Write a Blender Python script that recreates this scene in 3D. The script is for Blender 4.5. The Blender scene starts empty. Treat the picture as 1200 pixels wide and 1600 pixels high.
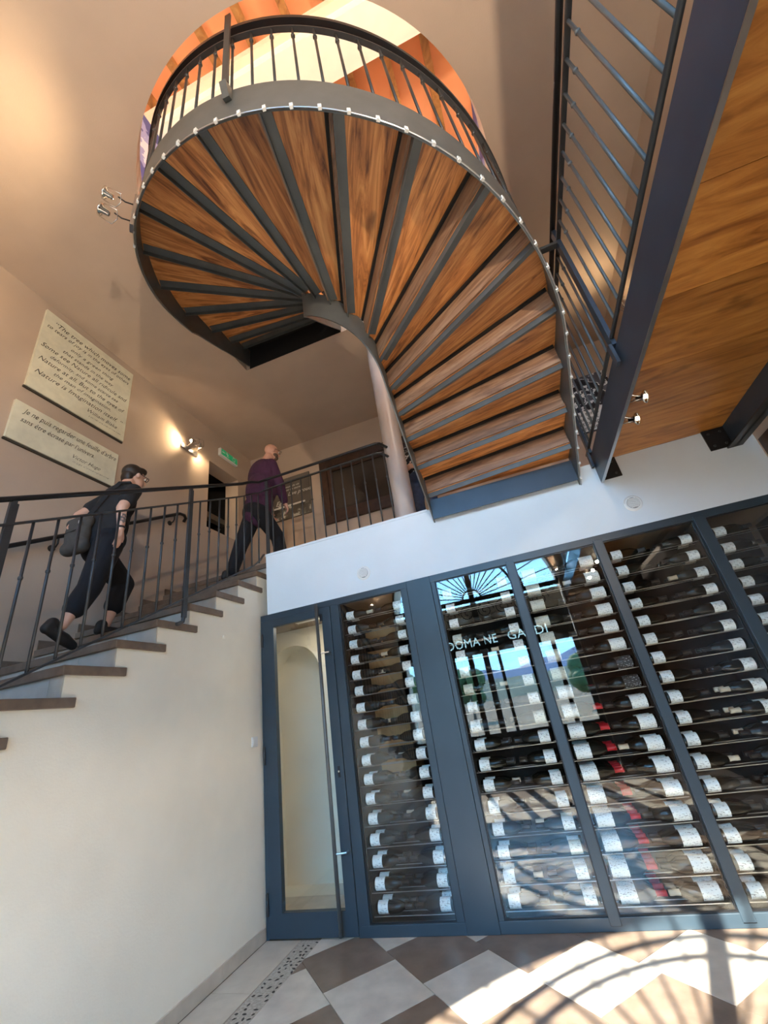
import bpy, bmesh, math, random
import numpy as np
from mathutils import Vector, Matrix
from mathutils.geometry import tessellate_polygon

random.seed(7)
S = bpy.context.scene
COL = S.collection
R = math.radians
PI = math.pi

# ------------------------------------------------------------------ camera
def make_camera():
    F = 646.16
    pitch, roll, yaw = R(25.4534), R(-9.3496), R(-15.2151)
    fwd = Vector((math.sin(yaw) * math.cos(pitch), math.cos(yaw) * math.cos(pitch), math.sin(pitch)))
    r0 = Vector((math.cos(yaw), -math.sin(yaw), 0))
    u0 = r0.cross(fwd)
    rt = math.cos(roll) * r0 + math.sin(roll) * u0
    up = -math.sin(roll) * r0 + math.cos(roll) * u0
    cam = bpy.data.cameras.new('camera')
    cam.sensor_fit = 'HORIZONTAL'
    cam.sensor_width = 36.0
    cam.lens = F / 1200.0 * 36.0
    cam.clip_start = 0.02
    cam.clip_end = 3000
    o = bpy.data.objects.new('camera', cam)
    m = Matrix((( rt.x, up.x, -fwd.x, 0), (rt.y, up.y, -fwd.y, 0), (rt.z, up.z, -fwd.z, 1.5), (0, 0, 0, 1)))
    o.matrix_world = m
    COL.objects.link(o)
    S.camera = o
make_camera()

# ------------------------------------------------------------------ sky, sun, exposure
SUN_EL = math.atan(0.82)
def make_world():
    w = bpy.data.worlds.new('world')
    S.world = w
    w.use_nodes = True
    nt = w.node_tree
    bg = nt.nodes['Background']
    # clear afternoon sky: pale blue at the horizon deepening to the zenith
    N, L = nt.nodes.new, nt.links.new
    tc = N('ShaderNodeTexCoord'); sp = N('ShaderNodeSeparateXYZ'); L(tc.outputs['Generated'], sp.inputs[0])
    r = N('ShaderNodeValToRGB'); e = r.color_ramp.elements
    e[0].position = 0.0; e[0].color = (0.26, 0.56, 0.90, 1)
    e[1].position = 1.0; e[1].color = (0.12, 0.31, 0.72, 1)
    k = e.new(0.35); k.color = (0.22, 0.52, 0.92, 1)
    L(sp.outputs['Z'], r.inputs[0]); L(r.outputs[0], bg.inputs[0])
    bg.inputs[1].default_value = 3.1
make_world()
def make_sun():
    l = bpy.data.lights.new('sun', 'SUN')
    l.energy = 5.5
    l.angle = R(0.42)
    l.color = (1.0, 0.93, 0.82)
    o = bpy.data.objects.new('sun', l)
    d = Vector((0.2725, 1.0, 0)).normalized() * math.cos(SUN_EL) + Vector((0, 0, -math.sin(SUN_EL)))
    o.rotation_euler = d.to_track_quat('-Z', 'Y').to_euler()
    o.location = (-2, -8, 9)
    COL.objects.link(o)
make_sun()
S.view_settings.view_transform = 'Standard'
S.view_settings.look = 'None'
S.view_settings.gamma = 1.0
S.view_settings.use_curve_mapping = False
S.view_settings.exposure = 2.8

# ------------------------------------------------------------------ materials
MATS = {}
def nmat(name):
    m = bpy.data.materials.new(name)
    m.use_nodes = True
    MATS[name] = m
    nt = m.node_tree
    return m, nt, nt.nodes['Principled BSDF']
def plain(name, col, rough=0.5, metal=0.0, var=0.08, vscale=6.0, bump=0.0, bscale=60.0, coat=0.0, emit=None, estr=0.0, spec=0.5):
    m, nt, b = nmat(name)
    b.inputs['Roughness'].default_value = rough
    b.inputs['Metallic'].default_value = metal
    b.inputs['Specular IOR Level'].default_value = spec
    if coat: b.inputs['Coat Weight'].default_value = coat
    tc = nt.nodes.new('ShaderNodeTexCoord')
    if var > 0:
        n = nt.nodes.new('ShaderNodeTexNoise'); n.inputs['Scale'].default_value = vscale
        n.inputs['Detail'].default_value = 5
        nt.links.new(tc.outputs['Object'], n.inputs['Vector'])
        r = nt.nodes.new('ShaderNodeValToRGB')
        r.color_ramp.elements[0].position = 0.3; r.color_ramp.elements[1].position = 0.7
        r.color_ramp.elements[0].color = tuple(c * (1 - var) for c in col) + (1,)
        r.color_ramp.elements[1].color = tuple(min(1, c * (1 + var)) for c in col) + (1,)
        nt.links.new(n.outputs['Fac'], r.inputs[0])
        nt.links.new(r.outputs[0], b.inputs['Base Color'])
    else:
        b.inputs['Base Color'].default_value = tuple(col) + (1,)
    if bump > 0:
        n2 = nt.nodes.new('ShaderNodeTexNoise'); n2.inputs['Scale'].default_value = bscale
        n2.inputs['Detail'].default_value = 4
        nt.links.new(tc.outputs['Object'], n2.inputs['Vector'])
        bp = nt.nodes.new('ShaderNodeBump'); bp.inputs['Strength'].default_value = bump
        bp.inputs['Distance'].default_value = 0.01
        nt.links.new(n2.outputs['Fac'], bp.inputs['Height'])
        nt.links.new(bp.outputs[0], b.inputs['Normal'])
    if emit:
        b.inputs['Emission Color'].default_value = tuple(emit) + (1,)
        b.inputs['Emission Strength'].default_value = estr
    return m
def wood(name, dark, mid, light, scale=(1.6, 16, 16), rough=0.45, coat=0.2, knots=True):
    m, nt, b = nmat(name)
    N, L = nt.nodes.new, nt.links.new
    tc = N('ShaderNodeTexCoord'); oi = N('ShaderNodeObjectInfo')
    add = N('ShaderNodeVectorMath'); add.operation = 'MULTIPLY_ADD'
    cmb = N('ShaderNodeCombineXYZ')
    mul = N('ShaderNodeMath'); mul.operation = 'MULTIPLY'; mul.inputs[1].default_value = 37.0
    L(oi.outputs['Random'], mul.inputs[0])
    for i in range(3): L(mul.outputs[0], cmb.inputs[i])
    add.inputs[1].default_value = (1, 1, 1)
    L(tc.outputs['Object'], add.inputs[0]); L(cmb.outputs[0], add.inputs[2])
    mp = N('ShaderNodeMapping'); mp.inputs['Scale'].default_value = scale
    L(add.outputs[0], mp.inputs['Vector'])
    n = N('ShaderNodeTexNoise'); n.inputs['Scale'].default_value = 1.0; n.inputs['Detail'].default_value = 9
    n.inputs['Roughness'].default_value = 0.62; n.inputs['Distortion'].default_value = 1.6
    L(mp.outputs[0], n.inputs['Vector'])
    r = N('ShaderNodeValToRGB'); e = r.color_ramp.elements
    e[0].position = 0.30; e[0].color = tuple(dark) + (1,)
    e[1].position = 0.72; e[1].color = tuple(light) + (1,)
    k = e.new(0.5); k.color = tuple(mid) + (1,)
    L(n.outputs['Fac'], r.inputs[0])
    out = r.outputs[0]
    if knots:
        v = N('ShaderNodeTexNoise'); v.inputs['Scale'].default_value = 5.0; v.inputs['Detail'].default_value = 3
        mp2 = N('ShaderNodeMapping'); mp2.inputs['Scale'].default_value = (0.55, 1.2, 1.2)
        L(add.outputs[0], mp2.inputs['Vector']); L(mp2.outputs[0], v.inputs['Vector'])
        kr = N('ShaderNodeValToRGB'); kr.color_ramp.elements[0].position = 0.62; kr.color_ramp.elements[1].position = 0.72
        L(v.outputs['Fac'], kr.inputs[0])
        mx = N('ShaderNodeMix'); mx.data_type = 'RGBA'
        mx.inputs['B'].default_value = tuple(c * 0.55 for c in dark) + (1,)
        sc = N('ShaderNodeMath'); sc.operation = 'MULTIPLY'; sc.inputs[1].default_value = 0.6
        L(kr.outputs[0], sc.inputs[0]); L(sc.outputs[0], mx.inputs['Factor']); L(out, mx.inputs['A'])
        out = mx.outputs['Result']
    hv = N('ShaderNodeHueSaturation')
    mr = N('ShaderNodeMapRange'); mr.inputs['To Min'].default_value = 0.72; mr.inputs['To Max'].default_value = 1.25
    L(oi.outputs['Random'], mr.inputs['Value']); L(mr.outputs[0], hv.inputs['Value'])
    L(out, hv.inputs['Color']); L(hv.outputs[0], b.inputs['Base Color'])
    b.inputs['Roughness'].default_value = rough
    b.inputs['Coat Weight'].default_value = coat
    b.inputs['Coat Roughness'].default_value = 0.3
    bp = N('ShaderNodeBump'); bp.inputs['Strength'].default_value = 0.25; bp.inputs['Distance'].default_value = 0.004
    L(n.outputs['Fac'], bp.inputs['Height']); L(bp.outputs[0], b.inputs['Normal'])
    return m
def glass(name, gain=1.9, tint=(0.93, 0.97, 0.96)):
    m = bpy.data.materials.new(name); m.use_nodes = True; MATS[name] = m
    nt = m.node_tree; nt.nodes.clear(); N, L = nt.nodes.new, nt.links.new
    o = N('ShaderNodeOutputMaterial'); t = N('ShaderNodeBsdfTransparent'); g = N('ShaderNodeBsdfGlossy')
    t.inputs[0].default_value = tuple(tint) + (1,)
    g.inputs['Roughness'].default_value = 0.0
    # Schlick reflectance that is the same from both sides of the sheet
    ge = N('ShaderNodeNewGeometry'); dt = N('ShaderNodeVectorMath'); dt.operation = 'DOT_PRODUCT'
    L(ge.outputs['Normal'], dt.inputs[0]); L(ge.outputs['Incoming'], dt.inputs[1])
    def M(op, a, b=None):
        q = N('ShaderNodeMath'); q.operation = op; q.use_clamp = False
        for i, v in enumerate((a, b)):
            if v is None: continue
            if isinstance(v, (int, float)): q.inputs[i].default_value = v
            else: L(v, q.inputs[i])
        return q.outputs[0]
    c = M('ABSOLUTE', dt.outputs['Value']); pw = M('POWER', M('SUBTRACT', 1.0, c), 5.0)
    f0 = 0.042 * gain
    fac = M('ADD', f0, M('MULTIPLY', pw, 1 - f0))
    x = N('ShaderNodeMixShader')
    L(fac, x.inputs[0]); L(t.outputs[0], x.inputs[1]); L(g.outputs[0], x.inputs[2])
    L(x.outputs[0], o.inputs[0])
    return m

plain('taupe', (0.50, 0.385, 0.30), 0.9, var=0.05, vscale=2.5, bump=0.08, bscale=90)
plain('taupe_warm', (0.49, 0.37, 0.285), 0.9, var=0.05, vscale=2.5, bump=0.08, bscale=90)
plain('cream', (0.87, 0.81, 0.68), 0.85, var=0.05, vscale=2.2, bump=0.10, bscale=70)
plain('white_paint', (0.70, 0.76, 0.80), 0.7, var=0.03, vscale=2.5, bump=0.05, bscale=60)
plain('blue_frame', (0.028, 0.046, 0.062), 0.38, var=0.08, vscale=4, spec=0.5)
plain('steel_dark', (0.050, 0.052, 0.055), 0.42, 0.35, var=0.15, vscale=10)
plain('steel_grey', (0.115, 0.120, 0.118), 0.42, 0.30, var=0.12, vscale=7)
plain('beam_blue', (0.042, 0.062, 0.088), 0.35, 0.3, var=0.10, vscale=5)
plain('rail_black', (0.020, 0.020, 0.022), 0.35, 0.4, var=0.1)
plain('iron_black', (0.012, 0.012, 0.013), 0.6, 0.2, var=0.1)
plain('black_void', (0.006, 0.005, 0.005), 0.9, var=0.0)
plain('chrome', (0.75, 0.73, 0.70), 0.12, 1.0, var=0.0)
plain('satin_steel', (0.55, 0.56, 0.57), 0.28, 1.0, var=0.03)
plain('white_plastic', (0.80, 0.80, 0.78), 0.4, var=0.0)
plain('led_clip', (0.75, 0.75, 0.73), 0.35, var=0.0)
plain('tile_beige', (0.60, 0.54, 0.46), 0.28, var=0.14, vscale=7, bump=0.03, bscale=120)
plain('tile_brown', (0.215, 0.155, 0.115), 0.28, var=0.22, vscale=7, bump=0.03, bscale=120)
plain('tile_border', (0.57, 0.50, 0.41), 0.35, var=0.12, vscale=6, bump=0.03, bscale=120)
plain('grout', (0.20, 0.17, 0.14), 0.9, var=0.1)
plain('pebble_bed', (0.42, 0.38, 0.32), 0.9, var=0.25, vscale=60)
plain('pebble_dark', (0.035, 0.030, 0.026), 0.5, var=0.4, vscale=30)
plain('step_brown', (0.175, 0.125, 0.092), 0.55, var=0.20, vscale=12, bump=0.06, bscale=80)
plain('riser_tile', (0.50, 0.47, 0.42), 0.55, var=0.10, vscale=9)
plain('wood_frame', (0.050, 0.022, 0.012), 0.5, var=0.3, vscale=12)
plain('dark_pane', (0.06, 0.045, 0.035), 0.12, var=0.2, vscale=2)
plain('column_paint', (0.50, 0.44, 0.40), 0.35, var=0.05, vscale=4)
plain('panel_cream', (0.72, 0.69, 0.54), 0.6, var=0.08, vscale=9)
plain('panel_edge', (0.05, 0.04, 0.03), 0.7, var=0.0)
plain('ink', (0.030, 0.026, 0.022), 0.7, var=0.0)
plain('chalk', (0.75, 0.72, 0.66), 0.7, var=0.0)
plain('orange_paint', (0.88, 0.37, 0.17), 0.85, var=0.06, vscale=2)
plain('peach_paint', (0.90, 0.66, 0.50), 0.8, var=0.03)
plain('pale_green_paint', (0.83, 0.86, 0.74), 0.8, var=0.03)
plain('vent_grey', (0.22, 0.22, 0.22), 0.7, var=0.0)
plain('poster_grey', (0.13, 0.11, 0.09), 0.7, var=0.2, vscale=3)
plain('exit_green', (0.01, 0.22, 0.08), 0.4, var=0.0, emit=(0.02, 0.5, 0.18), estr=0.04)
plain('lamp_glow', (1, 0.85, 0.6), 0.4, var=0.0, emit=(1.0, 0.78, 0.45), estr=18)
plain('bulb_dim', (1, 0.9, 0.7), 0.3, var=0.0, emit=(1.0, 0.82, 0.55), estr=4)
plain('bottle_glass', (0.004, 0.005, 0.004), 0.06, var=0.0, spec=0.4)
plain('capsule_black', (0.014, 0.013, 0.013), 0.35, var=0.0)
plain('capsule_red', (0.50, 0.010, 0.018), 0.4, var=0.0)
plain('capsule_cream', (0.65, 0.55, 0.42), 0.5, var=0.0)
plain('crate_wood', (0.55, 0.30, 0.12), 0.7, var=0.15, vscale=10)
plain('rack_wire', (0.42, 0.41, 0.40), 0.3, 0.9, var=0.0)
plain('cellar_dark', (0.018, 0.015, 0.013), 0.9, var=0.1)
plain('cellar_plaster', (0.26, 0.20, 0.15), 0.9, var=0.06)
plain('stone_facade', (0.66, 0.57, 0.44), 0.9, var=0.12, vscale=3, bump=0.1)
plain('terrace', (0.18, 0.155, 0.12), 0.9, var=0.15, vscale=2)
plain('field', (0.17, 0.11, 0.055), 1.0, var=0.35, vscale=0.02)
plain('hill_green', (0.055, 0.075, 0.045), 1.0, var=0.35, vscale=0.02)
plain('hill_blue', (0.07, 0.12, 0.20), 1.0, var=0.15, vscale=0.01)
plain('leaf', (0.05, 0.10, 0.03), 0.8, var=0.4, vscale=3)
plain('bark', (0.10, 0.07, 0.05), 0.9, var=0.2)
plain('skin', (0.62, 0.36, 0.26), 0.5, var=0.05, vscale=12)
plain('skin_ruddy', (0.66, 0.36, 0.27), 0.5, var=0.06, vscale=12)
plain('hair_dark', (0.022, 0.014, 0.010), 0.5, var=0.3, vscale=40)
plain('beard_grey', (0.14, 0.09, 0.07), 0.8, var=0.3, vscale=40)
plain('cloth_black', (0.010, 0.010, 0.012), 0.9, var=0.2, vscale=20)
plain('cloth_navy', (0.005, 0.006, 0.010), 0.9, var=0.2, vscale=20)
plain('knit_purple', (0.060, 0.016, 0.048), 0.9, var=0.2, vscale=25, bump=0.3, bscale=250)
plain('denim', (0.045, 0.075, 0.15), 0.85, var=0.3, vscale=14)
plain('shoe_black', (0.010, 0.010, 0.011), 0.6, var=0.1)
plain('bag_grey', (0.060, 0.052, 0.046), 0.9, var=0.15, vscale=30)
plain('tattoo', (0.16, 0.12, 0.11), 0.6, var=0.3, vscale=60)
wood('tread_wood', (0.12, 0.030, 0.006), (0.57, 0.205, 0.052), (0.86, 0.41, 0.14), scale=(1.7, 17, 17))
wood('riser_wood', (0.10, 0.048, 0.026), (0.25, 0.135, 0.078), (0.40, 0.25, 0.155), scale=(1.7, 17, 17))
wood('soffit_wood', (0.20, 0.062, 0.010), (0.40, 0.155, 0.030), (0.56, 0.26, 0.062), scale=(1.3, 9, 9), rough=0.4)
wood('rafter_wood', (0.22, 0.085, 0.020), (0.42, 0.19, 0.05), (0.55, 0.29, 0.09), scale=(6, 6, 1.2), knots=False)
glass('cabinet_glass', 1.6, (0.965, 0.985, 0.98))
glass('window_glass', 1.2, (0.97, 0.985, 0.98))

def floral_mat():
    m, nt, b = nmat('floral')
    tc = nt.nodes.new('ShaderNodeTexCoord'); v = nt.nodes.new('ShaderNodeTexVoronoi'); v.inputs['Scale'].default_value = 28
    r = nt.nodes.new('ShaderNodeValToRGB'); r.color_ramp.interpolation = 'CONSTANT'
    r.color_ramp.elements[0].color = (0.6, 0.62, 0.65, 1); r.color_ramp.elements[1].position = 0.38; r.color_ramp.elements[1].color = (0.012, 0.012, 0.018, 1)
    nt.links.new(tc.outputs['Object'], v.inputs['Vector']); nt.links.new(v.outputs['Distance'], r.inputs[0]); nt.links.new(r.outputs[0], b.inputs['Base Color'])
    b.inputs['Roughness'].default_value = 0.9
floral_mat()
def label_mat(name, paper, ink):
    # printed paper: rows of fine text lines in the middle of the label
    m, nt, b = nmat(name); N, L = nt.nodes.new, nt.links.new
    tc = N('ShaderNodeTexCoord'); mp = N('ShaderNodeMapping'); mp.inputs['Scale'].default_value = (60, 160, 160)
    br = N('ShaderNodeTexBrick'); br.inputs['Scale'].default_value = 1.0
    n = N('ShaderNodeTexNoise'); n.inputs['Scale'].default_value = 1.0; n.inputs['Detail'].default_value = 1
    L(tc.outputs['Object'], mp.inputs[0]); L(mp.outputs[0], n.inputs['Vector'])
    r = N('ShaderNodeValToRGB'); r.color_ramp.elements[0].position = 0.60; r.color_ramp.elements[1].position = 0.66
    r.color_ramp.elements[0].color = tuple(paper) + (1,); r.color_ramp.elements[1].color = tuple(ink) + (1,)
    L(n.outputs['Fac'], r.inputs[0]); L(r.outputs[0], b.inputs['Base Color'])
    nt.nodes.remove(br)
    b.inputs['Roughness'].default_value = 0.6
label_mat('label_white', (0.90, 0.90, 0.88), (0.35, 0.34, 0.33))
label_mat('label_cream', (0.72, 0.70, 0.60), (0.34, 0.31, 0.27))
label_mat('label_black', (0.03, 0.03, 0.032), (0.5, 0.5, 0.5))
def blotch_mat(name, cols, scale):
    m, nt, b = nmat(name); N, L = nt.nodes.new, nt.links.new
    tc = N('ShaderNodeTexCoord'); n = N('ShaderNodeTexNoise'); n.inputs['Scale'].default_value = scale; n.inputs['Detail'].default_value = 3
    r = N('ShaderNodeValToRGB'); r.color_ramp.interpolation = 'CONSTANT'
    e = r.color_ramp.elements
    e[0].position = 0; e[0].color = tuple(cols[0]) + (1,)
    e[1].position = 0.42; e[1].color = tuple(cols[1]) + (1,)
    for i, c in enumerate(cols[2:]):
        q = e.new(0.50 + 0.07 * i); q.color = tuple(c) + (1,)
    L(tc.outputs['Object'], n.inputs['Vector']); L(n.outputs['Fac'], r.inputs[0]); L(r.outputs[0], b.inputs['Base Color'])
    b.inputs['Roughness'].default_value = 0.7
blotch_mat('art_blue', [(0.10, 0.10, 0.30), (0.35, 0.35, 0.62), (0.75, 0.75, 0.85), (0.55, 0.06, 0.06)], 2.5)
blotch_mat('art_dusk', [(0.08, 0.07, 0.20), (0.20, 0.22, 0.42), (0.75, 0.35, 0.18), (0.25, 0.10, 0.10)], 2.2)
blotch_mat('photo_grey', [(0.03, 0.025, 0.02), (0.10, 0.085, 0.065), (0.16, 0.14, 0.11), (0.55, 0.52, 0.45)], 6)
blotch_mat('photo_bw', [(0.012, 0.012, 0.016), (0.03, 0.03, 0.04), (0.75, 0.75, 0.75), (0.10, 0.10, 0.12)], 9)

# ------------------------------------------------------------------ mesh helpers
class MB:
    def __init__(s): s.v = []; s.f = []
    def add(s, vs, fs):
        o = len(s.v); s.v += [tuple(p) for p in vs]; s.f += [tuple(i + o for i in f) for f in fs]; return s
    def box(s, x0, x1, y0, y1, z0, z1):
        vs = [(x, y, z) for z in (z0, z1) for y in (y0, y1) for x in (x0, x1)]
        return s.add(vs, [(0, 2, 3, 1), (4, 5, 7, 6), (0, 1, 5, 4), (2, 6, 7, 3), (0, 4, 6, 2), (1, 3, 7, 5)])
    def obox(s, c, ax, ay, az):
        c = Vector(c); ax, ay, az = Vector(ax), Vector(ay), Vector(az)
        vs = [c + ax * i + ay * j + az * k for k in (-1, 1) for j in (-1, 1) for i in (-1, 1)]
        return s.add(vs, [(0, 2, 3, 1), (4, 5, 7, 6), (0, 1, 5, 4), (2, 6, 7, 3), (0, 4, 6, 2), (1, 3, 7, 5)])
    def tube(s, path, r, n=8, closed=False, cap=True):
        path = [Vector(p) for p in path]; m = len(path)
        rs = r if isinstance(r, (list, tuple)) else [r] * m
        rings = []; up = None
        for i, p in enumerate(path):
            if closed: t = path[(i + 1) % m] - path[i - 1]
            else: t = path[min(i + 1, m - 1)] - path[max(i - 1, 0)]
            t.normalize()
            if up is None:
                up = Vector((0, 0, 1)) if abs(t.z) < 0.9 else Vector((1, 0, 0))
            a = t.cross(up)
            if a.length < 1e-5: a = t.orthogonal()
            a.normalize(); b = a.cross(t); up = b
            rings.append([p + (a * math.cos(2 * PI * k / n) + b * math.sin(2 * PI * k / n)) * rs[i] for k in range(n)])
        vs = [q for g in rings for q in g]; fs = []
        for i in range(m if closed else m - 1):
            j = (i + 1) % m
            for k in range(n):
                l = (k + 1) % n; fs.append((i * n + k, i * n + l, j * n + l, j * n + k))
        if cap and not closed:
            fs.append(tuple(range(n - 1, -1, -1))); fs.append(tuple((m - 1) * n + k for k in range(n)))
        return s.add(vs, fs)
    def strip(s, path, w, h, closed=False, upv=(0, 0, 1)):
        # rectangular bar swept along a path; w sideways, h along upv
        path = [Vector(p) for p in path]; m = len(path); U = Vector(upv)
        vs = []
        for i, p in enumerate(path):
            if closed: t = path[(i + 1) % m] - path[i - 1]
            else: t = path[min(i + 1, m - 1)] - path[max(i - 1, 0)]
            a = t.cross(U)
            if a.length < 1e-6: a = Vector((1, 0, 0))
            a.normalize()
            vs += [p - a * w / 2 - U * h / 2, p + a * w / 2 - U * h / 2, p + a * w / 2 + U * h / 2, p - a * w / 2 + U * h / 2]
        fs = []
        for i in range(m if closed else m - 1):
            j = (i + 1) % m
            for k in range(4): fs.append((i * 4 + k, i * 4 + (k + 1) % 4, j * 4 + (k + 1) % 4, j * 4 + k))
        if not closed: fs += [(3, 2, 1, 0), tuple((m - 1) * 4 + k for k in range(4))]
        return s.add(vs, fs)
    def prism(s, outer, holes, d0, d1, axis='z'):
        # polygon (2D) with holes extruded from d0 to d1
        loops = [outer] + list(holes)
        tri = tessellate_polygon([[Vector((p[0], p[1], 0)) for p in l] for l in loops])
        pts = [p for l in loops for p in l]; n = len(pts)
        def P(p, d):
            return {'z': (p[0], p[1], d), 'y': (p[0], d, p[1]), 'x': (d, p[0], p[1])}[axis]
        vs = [P(p, d0) for p in pts] + [P(p, d1) for p in pts]
        fs = [tuple(t) for t in tri] + [tuple(i + n for i in reversed(t)) for t in tri]
        o = 0
        for l in loops:
            m = len(l)
            for i in range(m):
                j = (i + 1) % m; fs.append((o + i, o + j, o + j + n, o + i + n))
            o += m
        return s.add(vs, fs)
    def lathe(s, prof, n=16, axis='x', c=(0, 0, 0)):
        # prof: list of (a, r) along the axis
        vs = []; fs = []; m = len(prof)
        for a, r in prof:
            for k in range(n):
                u, w = r * math.cos(2 * PI * k / n), r * math.sin(2 * PI * k / n)
                p = {'x': (a, u, w), 'y': (u, a, w), 'z': (u, w, a)}[axis]
                vs.append((p[0] + c[0], p[1] + c[1], p[2] + c[2]))
        for i in range(m - 1):
            for k in range(n):
                l = (k + 1) % n; fs.append((i * n + k, i * n + l, (i + 1) * n + l, (i + 1) * n + k))
        fs.append(tuple(range(n - 1, -1, -1))); fs.append(tuple((m - 1) * n + k for k in range(n)))
        return s.add(vs, fs)
    def ball(s, c, r, nu=12, nv=8):
        r = r if isinstance(r, (tuple, list)) else (r, r, r)
        vs = [(c[0], c[1], c[2] + r[2])]
        for i in range(1, nv):
            a = PI * i / nv
            for k in range(nu):
                b = 2 * PI * k / nu
                vs.append((c[0] + r[0] * math.sin(a) * math.cos(b), c[1] + r[1] * math.sin(a) * math.sin(b), c[2] + r[2] * math.cos(a)))
        vs.append((c[0], c[1], c[2] - r[2])); fs = []
        for k in range(nu): fs.append((0, 1 + k, 1 + (k + 1) % nu))
        for i in range(nv - 2):
            for k in range(nu):
                a, b = 1 + i * nu + k, 1 + i * nu + (k + 1) % nu
                fs.append((a, a + nu, b + nu, b))
        e = len(vs) - 1
        for k in range(nu): fs.append((e, 1 + (nv - 2) * nu + (k + 1) % nu, 1 + (nv - 2) * nu + k))
        return s.add(vs, fs)
    def mesh(s, name, fix=True):
        me = bpy.data.meshes.new(name); me.from_pydata(s.v, [], s.f)
        if fix:
            bm = bmesh.new(); bm.from_mesh(me); bmesh.ops.recalc_face_normals(bm, faces=bm.faces); bm.to_mesh(me); bm.free()
        return me
    def build(s, name, mat, parent=None, smooth=False, fix=True, bevel=0):
        me = s.mesh(name, fix)
        me.materials.append(MATS[mat])
        if smooth: me.polygons.foreach_set('use_smooth', [True] * len(me.polygons))
        o = bpy.data.objects.new(name, me); COL.objects.link(o)
        if parent is not None: o.parent = parent
        if bevel:
            b = o.modifiers.new('bevel', 'BEVEL'); b.width = bevel; b.segments = 2; b.limit_method = 'ANGLE'
        return o
def inst(name, me, parent=None, loc=(0, 0, 0), rot=(0, 0, 0)):
    o = bpy.data.objects.new(name, me); COL.objects.link(o)
    o.location = loc; o.rotation_euler = rot
    if parent is not None: o.parent = parent
    return o
def smooth_by_angle(o, ang=35):
    me = o.data
    me.polygons.foreach_set('use_smooth', [True] * len(me.polygons))
    try: me.set_sharp_from_angle(angle=R(ang))
    except Exception: pass
    return o
def thing(name, label, cat, group=None, loc=(0, 0, 0)):
    o = bpy.data.objects.new(name, None); COL.objects.link(o); o.location = loc
    o.empty_display_size = 0.1
    return tag(o, label, cat, group)
def tag(o, label, cat, group=None):
    o['label'] = label; o['category'] = cat
    if group: o['group'] = group
    return o
def structure(o, label=None, cat=None):
    o['kind'] = 'structure'
    if label: o['label'] = label
    if cat: o['category'] = cat
    return o
def text_mesh(name, body, size, mat, parent=None, matrix=None, shear=0.0, align='LEFT', spacing=1.0, extrude=0.001, space_w=1.0, bold=0.0):
    cu = bpy.data.curves.new(name, 'FONT'); cu.body = body; cu.size = size; cu.shear = shear
    cu.align_x = align; cu.space_character = spacing; cu.extrude = extrude; cu.space_word = space_w; cu.offset = bold
    cu.resolution_u = 2
    t = bpy.data.objects.new(name + '_src', cu); COL.objects.link(t)
    bpy.context.view_layer.update()
    dg = bpy.context.evaluated_depsgraph_get()
    me = bpy.data.meshes.new_from_object(t.evaluated_get(dg))
    bpy.data.objects.remove(t); bpy.data.curves.remove(cu)
    me.materials.clear(); me.materials.append(MATS[mat])
    o = bpy.data.objects.new(name, me); COL.objects.link(o)
    if matrix is not None: me.transform(matrix)
    if parent is not None: o.parent = parent
    return o

# ------------------------------------------------------------------ key dimensions
XL, XR = -3.87, 2.27          # room side walls
YF, YG, YB = -1.55, 3.84, 5.52  # facade glazing plane, cellar glass, back wall
ZL, ZC, ZU = 3.28, 6.0, 6.32   # landing, ceiling underside, upper floor
CX = -0.855                    # axis of the winding stair

# plan of the winding stair: straight, half turn, straight back
RO, YCO, BO = 1.704, 2.619, 1.658
RI, YCI, BI = 0.323, 2.636, 0.326
def plan(u, r, yc, b, yend=3.654):
    if u < 1: return CX + r, YG + (yc - YG) * u
    if u < 2:
        t = (u - 1) * PI; return CX + r * math.cos(t), yc - b * math.sin(t)
    return CX - r, yc + (yend - yc) * (u - 2)
UU = np.linspace(0, 3, 1501)
OXY = np.array([plan(u, RO, YCO, BO) for u in UU]); IXY = np.array([plan(u, RI, YCI, BI) for u in UU])
OS = np.concatenate([[0], np.cumsum(np.hypot(*np.diff(OXY, axis=0).T))])
IS = np.concatenate([[0], np.cumsum(np.hypot(*np.diff(IXY, axis=0).T))])
OZ = np.interp(UU, [0, 1, 1.25, 1.5, 1.75, 2, 3], [3.106, 3.687, 4.232, 4.697, 5.154, 5.632, 6.045])
IZ = np.interp(UU, [0, .5, 1, 1.25, 1.5, 1.75, 2, 2.5, 3], [3.121, 3.535, 4.06, 4.32, 4.562, 4.826, 5.12, 5.56, 6.02])
def smooth_arr(a, n=60):
    k = np.ones(n) / n; p = np.concatenate([np.full(n, 2 * a[0]) - a[n:0:-1], a, np.full(n, 2 * a[-1]) - a[-2:-n - 2:-1]])
    return np.convolve(p, k, 'same')[n:-n]
OZ = smooth_arr(OZ); IZ = smooth_arr(IZ)
def at_o(s, dr=0.0, dz=0.0):
    u = float(np.interp(s, OS, UU)); x, y = plan(u, RO + dr, YCO, BO + dr)
    return Vector((x, y, float(np.interp(u, UU, OZ)) + dz))
def at_i(s, dr=0.0, dz=0.0):
    u = float(np.interp(s, IS, UU)); x, y = plan(u, RI + dr, YCI, BI + dr)
    return Vector((x, y, float(np.interp(u, UU, IZ)) + dz))

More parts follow.
